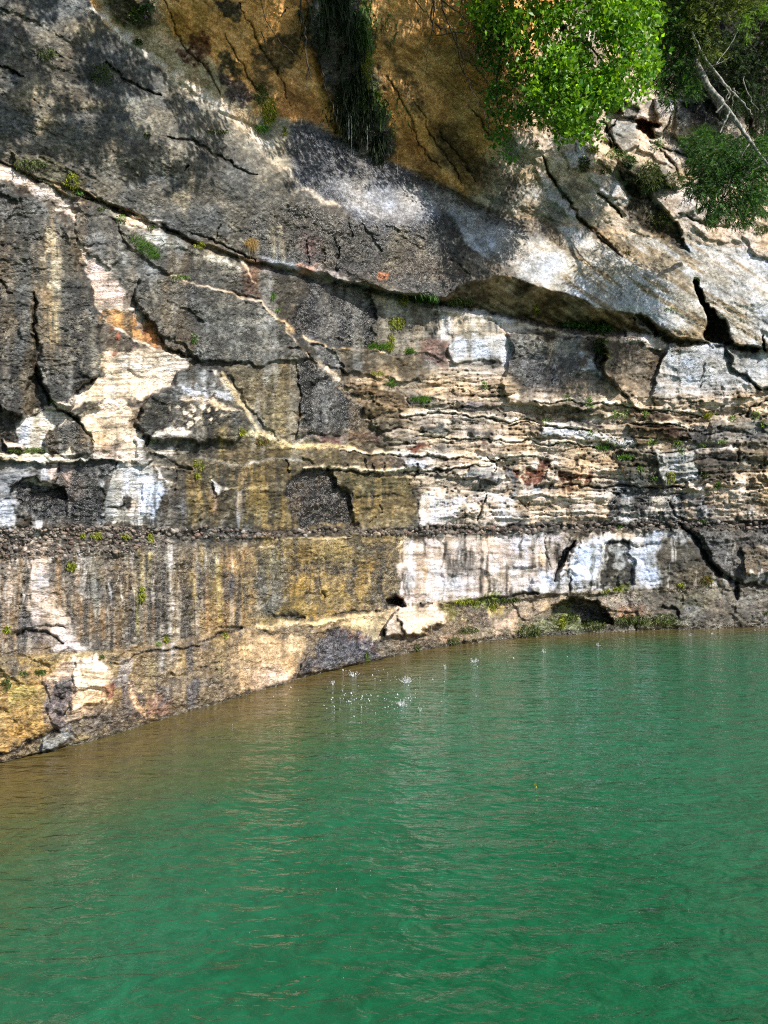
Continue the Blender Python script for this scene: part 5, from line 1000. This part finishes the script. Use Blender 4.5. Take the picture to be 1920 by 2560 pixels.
PL = [
 ('grass',360,622,90,30,22,420,gA,'longest bright green grass tuft, slanting along the ledge under the upper left crack',.62),
 ('moss',300,548,26,26,7,110,gP,'pale green fuzz at the top end of the long slanting grass tuft'),
 ('moss',492,612,32,16,7,120,gY,'small yellow green cushion on the pale ledge right of the long grass tuft'),
 ('hang',622,605,30,22,24,120,gT,'dry tan grass tuft hanging from the upper left crack'),
 ('moss',448,692,50,10,6,170,gP,'thin light green strip along the edge below the long grass tuft'),
 ('leaf',482,850,12,22,14,40,gA,'single small upright sprig on the dark block above the speckled block'),
 ('grass',128,1008,14,12,22,60,gD,'dark green tuft at the foot of the black crack in the left block'),
 ('grass',65,1128,100,10,14,420,gP,'flat mat of green grass on the cream ledge at the left edge'),
 ('leaf',372,1105,14,14,10,30,gP,'pale sprig in the notch right of the cream rock below the speckled block'),
 ('grass',945,868,60,12,20,240,gA,'wide green grass tuft on the ledge below the reddish block'),
 ('grass',1020,880,24,10,20,120,gA,'compact green grass tuft just right of the wide one on the same ledge'),
 ('grass',974,962,24,16,18,110,gA,'green grass tuft on the lower step of the central ledges'),
 ('grass',1050,1000,52,12,18,220,gA,'low wide grass tuft nestled in a hollow of the cream beds'),
 ('moss',940,932,36,8,6,90,gY,'yellowish moss strip on the edge above the lowest central tuft'),
 ('moss',1004,750,26,34,10,170,gY,'yellow green moss under the left end of the dark roof'),
 ('moss',988,808,40,36,10,200,gY,'yellow green moss clump on the grey block below the dark roof'),
 ('moss',975,855,16,50,10,150,gY,'narrow hanging moss strand reaching down to the central grass ledge'),
 ('moss',1058,744,70,28,14,330,gD,'deep green moss filling the crevice beneath the dark roof'),
 ('moss',1150,748,70,16,12,190,gM,'olive moss fringe deeper along the crevice beneath the dark roof'),
 ('leaf',1338,770,12,24,16,36,gY,'yellow green leaf sprig dangling on the brown underside of the roof'),
 ('leaf',1430,812,60,22,18,200,gD,'dark leafy weeds growing along the right half of the roof ledge'),
 ('leaf',1498,820,70,36,18,280,gD,'densest dark leafy weeds on the roof ledge beside the black notch'),
 ('leaf',1513,888,10,12,9,24,gY,'tiny yellow green sprig in the black notch of the big block'),
 ('moss',1500,866,44,40,12,180,gM,'brown green moss hanging into the black notch'),
 ('leaf',1210,966,14,16,11,40,gA,'small sprig on the cream face below the blue white block'),
 ('leaf',1417,1000,18,12,11,40,gP,'small sprig at the foot of the dark block, left one of a pair'),
 ('leaf',1470,1008,16,22,12,60,gA,'taller sprig at the foot of the dark block, right one of a pair'),
 ('leaf',1538,1038,26,14,11,80,gA,'round leafy plant on the ledge beneath the brown block, left'),
 ('leaf',1561,1036,18,18,12,60,gP,'leafy plant on the ledge beneath the brown block, touching its round neighbour'),
 ('leaf',1612,1040,16,16,11,50,gP,'lone small plant between the leafy pair and the yellow green grass'),
 ('grass',1766,1042,22,14,26,90,gY,'bright yellow green grass tuft under the pale right block'),
 ('leaf',1828,1050,14,16,11,50,gP,'small plant right of the yellow green grass tuft'),
 ('leaf',1886,1040,16,26,12,70,gP,'upright plant on the ledge near the right edge'),
 ('leaf',1905,1062,20,14,12,60,gP,'low plant at the right edge of the ledge'),
 ('leaf',1366,1054,30,10,10,70,gP,'flat pale plant on the cream bed at the left end of the grey lens'),
 ('moss',1505,1116,46,12,9,200,gA,'bright green moss streak on the grey lens below the ledge'),
 ('leaf',1560,1144,44,14,11,150,gA,'bright green creeping plant below the moss streak'),
 ('leaf',1626,1106,28,14,11,90,gP,'leafy cluster on the cream edge under the orange bed, left of three'),
 ('leaf',1690,1110,24,12,11,70,gP,'leafy cluster on the cream edge under the orange bed, middle of three'),
 ('leaf',1750,1114,20,14,11,60,gP,'leafy cluster on the cream edge under the orange bed, right of three'),
 ('leaf',1800,1106,18,16,11,60,gP,'pale plant in the crevice right of the three leafy clusters'),
 ('leaf',1700,1128,12,16,10,40,gA,'small plant hanging just below the middle leafy cluster'),
 ('leaf',1597,1174,16,14,10,50,gA,'tiny bright plant on the dark mossy bed'),
 ('leaf',1632,1196,12,12,10,36,gA,'tiny bright plant at the foot of the dark mossy bed'),
 ('moss',1674,1190,24,26,9,130,gY,'yellow green moss clump on the grey washed bed'),
 ('moss',1540,1105,60,26,7,120,gM,'faint moss scattered around the grey lens'),
 ('leaf',1760,1186,20,16,10,50,gM,'dull plant on the dark bed right of the grey washed bed'),
 ('leaf',1790,1214,14,20,12,50,gA,'small plant above the cream rubble at the right'),
 ('leaf',1472,1085,10,10,9,24,gA,'tiny plant in the middle of the grey lens'),
 ('leaf',1548,1318,12,8,8,30,gA,'tiny green sprig in the pebble band at the right'),
 ('moss',1755,1300,20,8,7,60,gM,'small moss spot above the right pebble band'),
 ('moss',175,1414,30,20,8,170,gY,'yellow moss spot on the dark wall below the left pebble band'),
 ('moss',352,1484,16,40,9,170,gY,'tall yellow moss streak on the lower left wall'),
 ('moss',203,1338,14,14,7,70,gY,'small yellow moss spot, leftmost in the pebble band'),
 ('moss',236,1338,30,16,8,150,gY,'wide yellow moss spot in the pebble band'),
 ('moss',309,1338,24,14,8,110,gY,'yellow moss spot under the whitest patch in the pebble band'),
 ('moss',372,1343,12,26,8,100,gY,'narrow upright yellow moss spot, rightmost in the pebble band'),
 ('moss',601,1078,16,16,9,90,gY,'yellow moss tuft right of the speckled block'),
 ('moss',490,1186,14,12,8,70,gY,'small yellow moss tuft beside the black slot'),
 ('moss',494,1160,24,28,8,110,gY,'ochre moss fan above the black slot'),
 ('moss',652,1102,34,18,9,140,gR,'reddish green moss patch under the ochre block'),
 ('moss',14,1572,16,18,8,80,gY,'yellow moss spot at the left edge of the lower wall'),
 ('moss',16,1705,22,30,8,120,gM,'dark moss under the left edge of the lower ledge'),
 ('moss',54,1683,18,10,7,60,gM,'small dark moss spot on the lower left ledge'),
 ('moss',98,1680,34,10,8,120,gM,'green moss strip on the lower left ledge beside the tan block'),
 ('moss',252,1644,14,12,7,60,gM,'moss spot above the tan block on the lower left ledge'),
 ('moss',413,1597,12,20,8,90,gY,'yellow green moss at the foot of the pale wall streak'),
 ('moss',393,1610,12,12,7,40,gP,'pale moss dot left of the foot of the pale wall streak'),
 ('moss',558,1588,16,14,8,60,gY,'yellow moss spot on the long lower ledge'),
 ('moss',668,275,34,66,13,380,gY,'bright yellow green moss at the top of the wet slab, left of the blue sheen'),
 ('moss',648,232,30,50,11,200,gM,'olive moss running up the orange wall from the bright moss'),
 ('moss',650,318,34,20,12,160,gA,'green moss tongue below the bright moss on the slab edge'),
 ('moss',708,330,10,24,9,60,gY,'short yellow moss streak right of the bright moss'),
 ('hang',912,165,26,90,16,260,gY,'bright moss on the right edge of the moss curtain'),
 ('hang',905,240,16,50,14,130,gA,'lower bright moss on the moss curtain'),
 ('moss',340,105,26,16,10,110,gM,'green moss cushion on the cream ridge at the upper left'),
 ('leaf',345,38,60,40,16,130,gM,'dark weedy clump above the cream ridge at the top left'),
 ('leaf',365,18,40,20,14,60,gD,'small leafy weed at the top edge left of the orange wall'),
 ('moss',115,135,44,36,11,170,gM,'dark moss tuft hanging high on the left slab'),
 ('moss',250,185,60,50,11,260,gM,'brown green moss mass on the left slab below the pale stone chip'),
 ('moss',75,410,90,20,9,260,gM,'brownish moss along the left end of the upper crack'),
 ('moss',178,455,36,50,9,220,gY,'yellow green moss running down into the upper crack at the left'),
 ('moss',192,478,16,12,9,60,gA,'bright green moss dot at the lowest point above the upper crack'),
 ('moss',365,337,18,12,8,60,gM,'lone moss spot in the middle of the left slab'),
 ('moss',540,330,60,12,8,110,gM,'thin moss line under the cream ridge'),
 ('moss',250,522,22,8,7,60,gM,'thin moss line right below the upper crack'),
 ('moss',375,568,22,12,8,60,gM,'dark moss spot on the pale ledge under the upper crack'),
 ('grass',678,745,12,18,22,60,gA,'slender green tuft above the diagonal cream edge'),
 ('leaf',692,778,14,10,10,30,gA,'small sprig on the diagonal cream edge under the slender tuft'),
 ('moss',1458,410,26,40,11,220,gM,'dark moss strip below the bright tree on the pale slope'),
 ('moss',1353,305,26,30,10,160,gM,'brown green moss knob on the cream rock left of the bright tree tip'),
 ('moss',1338,360,18,14,8,70,gM,'small moss spot on the cream rock below the brown green knob'),
 ('moss',1478,375,34,16,10,130,gY,'yellow green moss right below the tip of the bright tree'),
 ('moss',1570,405,34,30,12,260,gD,'deep green moss cushion at the head of the dark painted shadow'),
 ('moss',1622,440,60,66,14,620,gM,'largest moss mass on the upper right slope, shading the rock below'),
 ('moss',1680,450,50,40,12,280,gM,'moss cushion touching the left side of the round cedar'),
 ('moss',1540,385,50,24,10,180,gP,'pale green plants below the reddish hole'),
 ('moss',1510,430,30,14,9,90,gM,'thin moss on the pale slope left of the deep green cushion'),
 ('leaf',1640,365,30,30,14,60,gD,'sparse weeds beneath the grey block on the upper right rocks'),
 ('moss',1650,545,60,40,9,130,gM,'faint green growth within the dark painted shadow on the slope'),
 ('moss',1568,632,12,8,7,40,gR,'tiny rusty moss spot at the lower end of the slope crack'),
 ('moss',1672,772,30,8,6,50,gP,'pale green wisp on the pale slope above the lip'),
 ('moss',1900,575,40,20,10,130,gM,'moss patch below the round cedar at the right edge'),
 ('moss',1740,700,14,20,8,50,gM,'green tinge at the top of the tall black cleft'),
 ('moss',1170,1502,70,8,8,220,gY,'bright moss line under the long overhang above the water, left part'),
 ('moss',1260,1497,90,8,8,220,gM,'dark moss line under the long overhang above the water, right part'),
 ('moss',1232,1514,20,22,8,90,gY,'bright moss pad on the base rock beneath the overhang'),
 ('moss',1540,1472,24,10,8,100,gY,'yellow green moss spot above the round hollow'),
 ('moss',1515,1475,12,10,7,40,gY,'small moss spot left of the yellow green one above the hollow'),
 ('moss',1404,1555,16,34,10,200,gY,'yellow green moss streak at the mouth of the hollow'),
 ('moss',1425,1548,34,24,9,200,gM,'dark moss along the mouth of the hollow'),
 ('moss',1480,1560,60,26,9,280,gM,'moss bank at the foot of the hollow'),
 ('moss',1580,1548,90,24,9,330,gM,'moss bank under the rusty rock right of the hollow'),
 ('moss',1660,1545,60,24,9,220,gM,'moss bank above the waterline right of the rusty rock'),
 ('moss',1320,1575,60,30,8,240,gM,'olive moss on the base rock left of the hollow'),
 ('moss',1765,1450,30,20,8,110,gR,'rusty moss spot beside the diagonal crack'),
 ('moss',1700,1462,18,12,7,60,gY,'small moss tuft on the shelf left of the rusty spot'),
 ('moss',1130,1600,30,16,7,90,gM,'olive moss on the waterline rock under the boulder'),
 ('moss',1040,1620,16,26,7,70,gM,'dark moss streak on the waterline rock left of centre'),
 ('moss',1170,1575,50,20,8,150,gM,'dark moss beneath the boulder beside the overhang'),
 ('moss',915,1640,14,24,8,70,gM,'green moss streak beside the glossy black rock'),
 ('moss',1912,1530,14,10,7,40,gM,'moss dot above the water at the right edge'),
]
for p in PL: plant(*p[:9], tilt=p[9] if len(p) > 9 else 0.)
fl_ = MB(); q = surf(368, 52); leaves(fl_, q + rng.normal(size=(10, 3)) * .012 + np.array([0, -.08, 0]), .035, mixcol((.35,.2,.5), (.5,.32,.62), 10), 0)
blades(fl_, np.repeat(q[None], 3, 0), unit(rng.normal(size=(3, 3)) * .2 + np.array([0, -.6, .5])), .08, .003, mixcol((.05,.1,.02), (.05,.1,.02), 3))
tag(fl_.build('wildflower', LEAF, loc=tuple(q)), 'tiny purple wildflower by the dark weedy clump at the top left', 'flower')

# --- pebbles set in the conglomerate band (parts of the cliff)
def blob(mb, c, rx, ry, rz, colr, ns=8, nr=5):
    th = np.linspace(0, np.pi, nr + 1)[:, None]; ph = np.arange(ns) / ns * 2 * np.pi
    v = np.stack([np.sin(th) * np.cos(ph), np.sin(th) * np.sin(ph), np.cos(th) + 0 * ph], -1); v = v * (1 + .10 * rng.normal(size=(nr + 1, ns, 1)) * np.sin(th)[..., None])
    t = rng.normal(0, .35); ca, sa = math.cos(t), math.sin(t); v = v * [rx, ry, rz]; v = np.stack([v[..., 0] * ca - v[..., 2] * sa, v[..., 1], v[..., 0] * sa + v[..., 2] * ca], -1)
    i = np.arange(nr)[:, None] * ns; j = np.arange(ns); k = (j + 1) % ns
    mb.add((v + c).reshape(-1, 3), np.stack([i + j, i + ns + j, i + ns + k, i + k], -1).reshape(-1, 4), colr)
def colat(px, py): return C[np.searchsorted(ay, py), np.searchsorted(ax, px)]
pbs = []
for k in range(1500):
    px = rng.uniform(-60, 1980) if k > 650 else rng.uniform(-40, 420)
    y0 = float(np.interp(px, [-60, 400, 640, 1280, 1920], [1316, 1318, 1324, 1312, 1302])) + 5 * math.sin(px / 47.) + 3 * math.sin(px / 17.); y1 = float(np.interp(px, [-60, 180, 385, 440, 640, 1280, 1920], [1400, 1392, 1372, 1348, 1342, 1332, 1322]))
    pbs.append((px, y0 + (y1 - y0) * rng.random() ** 1.3, rng.gamma(2., 1.25) + 1.4 if px < 420 else rng.gamma(2., 1.1) + 1.4))
pbs.sort(key=lambda p: -p[2])
rest = MB()
for k, (px, py, r_) in enumerate(pbs):
    q = surf(px, py); s_ = q[1] / F; n_ = nrm(px, py); c_ = np.array([(.34,.27,.22),(.22,.18,.16),(.46,.41,.37),(.30,.19,.15),(.12,.10,.09),(.40,.31,.25)][k % 6]) * rng.uniform(.6, 1.2)
    if rng.random() < .2 + .4 * (550 < px < 1000 or 1450 < px < 1900): c_ = c_ * .25
    c_ = c_ * .55 + .55 * colat(px, py); r_ = min(r_, 8.5) * s_ * (.85 if px < 420 else 1.15)
    mb = MB() if k < 100 else rest
    blob(mb, q + n_ * r_ * rng.uniform(-.35, .35), r_ * rng.uniform(.9, 1.5), r_ * .8, r_ * rng.uniform(.6, 1.), c_)
    if k < 100: mb.build('pebble', ROCK, cliff, smooth=True, wet=.5)
o = rest.build('small_pebbles', ROCK, cliff, smooth=True, wet=.5); o['kind'] = 'stuff'

# --- splashes
def drop(mb, c, r_):
    V_ = np.array([(1,0,0),(0,1,0),(-1,0,0),(0,-1,0),(0,0,1.5),(0,0,-1)]) * r_ + c
    mb.add(V_, [(0,1,4,4),(1,2,4,4),(2,3,4,4),(3,0,4,4),(1,0,5,5),(2,1,5,5),(3,2,5,5),(0,3,5,5)], (1, 1, 1))
def onwater(px, py): d = CH * F / (py - CY); return np.array([(px - CX) / F * d, d, 0.]), d / F
def splash(px, py, w_, h_, n, label):
    c, s_ = onwater(px, py); mb = MB()
    for k in range(n):
        a = rng.random() * 6.28; r_ = w_ / 2 * s_ * rng.uniform(.3, 1); tip = c + np.array([math.cos(a) * r_, math.sin(a) * r_, h_ * s_ * rng.uniform(.15, 1) * (1 - .4 * r_ / (w_ * s_))])
        b = c + np.array([math.cos(a), math.sin(a), 0]) * r_ * .35
        tube(mb, np.stack([b, (b + tip) / 2 + [0, 0, h_ * s_ * .12], tip]), [.5 * s_, .35 * s_, .2 * s_], (1, 1, 1), 5); drop(mb, tip + [0, 0, s_], .9 * s_)
        drop(mb, c + np.array([math.cos(a) * r_ * 1.4, math.sin(a) * r_ * 1.4, h_ * s_ * rng.random() * 1.1]), rng.uniform(.5, 1.) * s_)
    tag(mb.build('water_splash', WHITEW, loc=tuple(c)), label, 'splash', 'splashes of drops falling on the water')
for a in ((1017,1708,40,16,26,'largest crown shaped splash, alone on the open water below the cliff centre'),(1003,1766,26,18,20,'tall splash at the right end of the sprinkle of droplets'),(885,1692,34,12,18,'splash close to the foot of the glossy black rock'),(1185,1656,24,10,12,'splash on the water left of the row of small splashes'),(1112,1672,10,9,5,'small upright splash below the boulder'),(1360,1632,14,8,6,'small splash in the green strip beneath the mossy base'),(1496,1616,12,8,6,'small splash below the mouth of the mossy hollow'),(1728,1590,10,6,5,'small splash under the shelf at the right'),(1778,1586,8,5,4,'rightmost tiny splash below the right crack'),(833,1712,10,10,6,'tiny splash left of the black rock splash'),(1050,1778,8,12,5,'tiny splash right of the sprinkle of droplets')): splash(*a)
mb = MB()
for k in range(170):
    if k < 105: px, py = rng.normal(940, 80), rng.normal(1757, 14)
    elif k < 145: px, py = rng.uniform(640, 1090), rng.normal(1740, 32)
    elif k < 160: px, py = rng.uniform(800, 1120), rng.normal(1695, 16)
    else: px = rng.uniform(1100, 1900); py = np.interp(px, [1100, 1900], [1668, 1583]) + rng.normal() * 8
    c, s_ = onwater(px, py); c[2] += abs(rng.normal()) * 6 * s_; drop(mb, c, rng.gamma(2, .35) * s_ + .3 * s_)
tag(mb.build('droplets', WHITEW), 'white sprinkle of falling droplets over the water in front of the cliff', 'droplets', kind='stuff')
mb = MB()
for k in range(45):
    px, py = rng.uniform(0, 1920), 1640 + 920 * rng.random() ** 1.2
    if py < np.interp(px, [0, 500, 1000, 1920], [1920, 1780, 1700, 1620]): continue
    c, s_ = onwater(px, py); drop(mb, c, rng.uniform(.4, .9) * s_)
tag(mb.build('foam_flecks', WHITEW), 'tiny white flecks floating on the open green water', 'flecks', kind='stuff')
mb = MB(); c, s_ = onwater(1338, 1968); leaves(mb, np.array([c + [0, 0, .01], c + [.01, 0, .012]]), 9 * s_, mixcol((.6,.5,.05), (.6,.5,.05), 2), 0); tag(mb.build('floating_leaf', LEAF, loc=tuple(c)), 'small yellow leaf floating alone on the open green water', 'leaf')

# --- trees rooted above the picture whose boughs shade the upper wall
def shade_tree(poly_pts, n, t0, dt, root, label, cl_scale, thr, lsize=.13):
    pts = P(poly_pts); xs = [p[0] for p in pts]; yy = [p[1] for p in pts]
    qx = rng.uniform(min(xs), max(xs), n * 3); qy = rng.uniform(min(yy), max(yy), n * 3)
    dn = fbm(qx / cl_scale, qy / cl_scale, 301, 2); ok = (sdf(pts, qx, qy) > 0) & (dn > thr); qx, qy = qx[ok][:n], qy[ok][:n]
    Q = np.array([surf(a, b) for a, b in zip(qx, qy)]); t = t0 + dt * rng.random(len(Q))
    need = (.735 * Q[:, 1] - (Q[:, 2] - CH)) / (SUNV[2] - .735 * SUNV[1]); t = np.maximum(t, need + .5 + rng.random(len(Q)) * dt)
    Q = Q + t[:, None] * SUNV + rng.normal(size=Q.shape) * .05
    rt = surf(*root); o = empty('shade_tree', tuple(rt)); tag(o, label, 'tree')
    mb = MB(); leaves(mb, Q, lsize, mixcol((.05,.16,.012), (.10,.26,.02), len(Q)), .5); mb.build('crown', LEAF, o)
    tb_ = MB(); cen = Q.mean(0)
    for k in range(7):
        e = Q[rng.integers(len(Q))]; m_ = rt * .5 + (cen * .6 + e * .4) * .5 + np.array([0, 0, .8]); pp = np.stack([rt, m_, e]); T = np.linspace(0, 1, 14)
        pth = (1 - T)[:, None] ** 2 * rt + 2 * (T * (1 - T))[:, None] * m_ + (T ** 2)[:, None] * e; tube(tb_, pth, [.10, .05, .012], sides=6)
    tb_.build('trunk', BARK_DARK, o)
shade_tree("640,-250 1260,-250 1290,200 1250,440 1120,470 1040,460 930,470 820,440 720,470 640,330", 19000, 5.0, 1.5, (1050, -620), 'broadleaf tree rooted above the orange wall, shading the mossy seep', 55, -.40)
shade_tree("-60,-250 640,-250 640,330 560,420 420,470 250,400 -60,330", 9000, 4.0, 1.2, (350, -650), 'broadleaf tree rooted above the left slab, dappling it with shade', 60, .02)
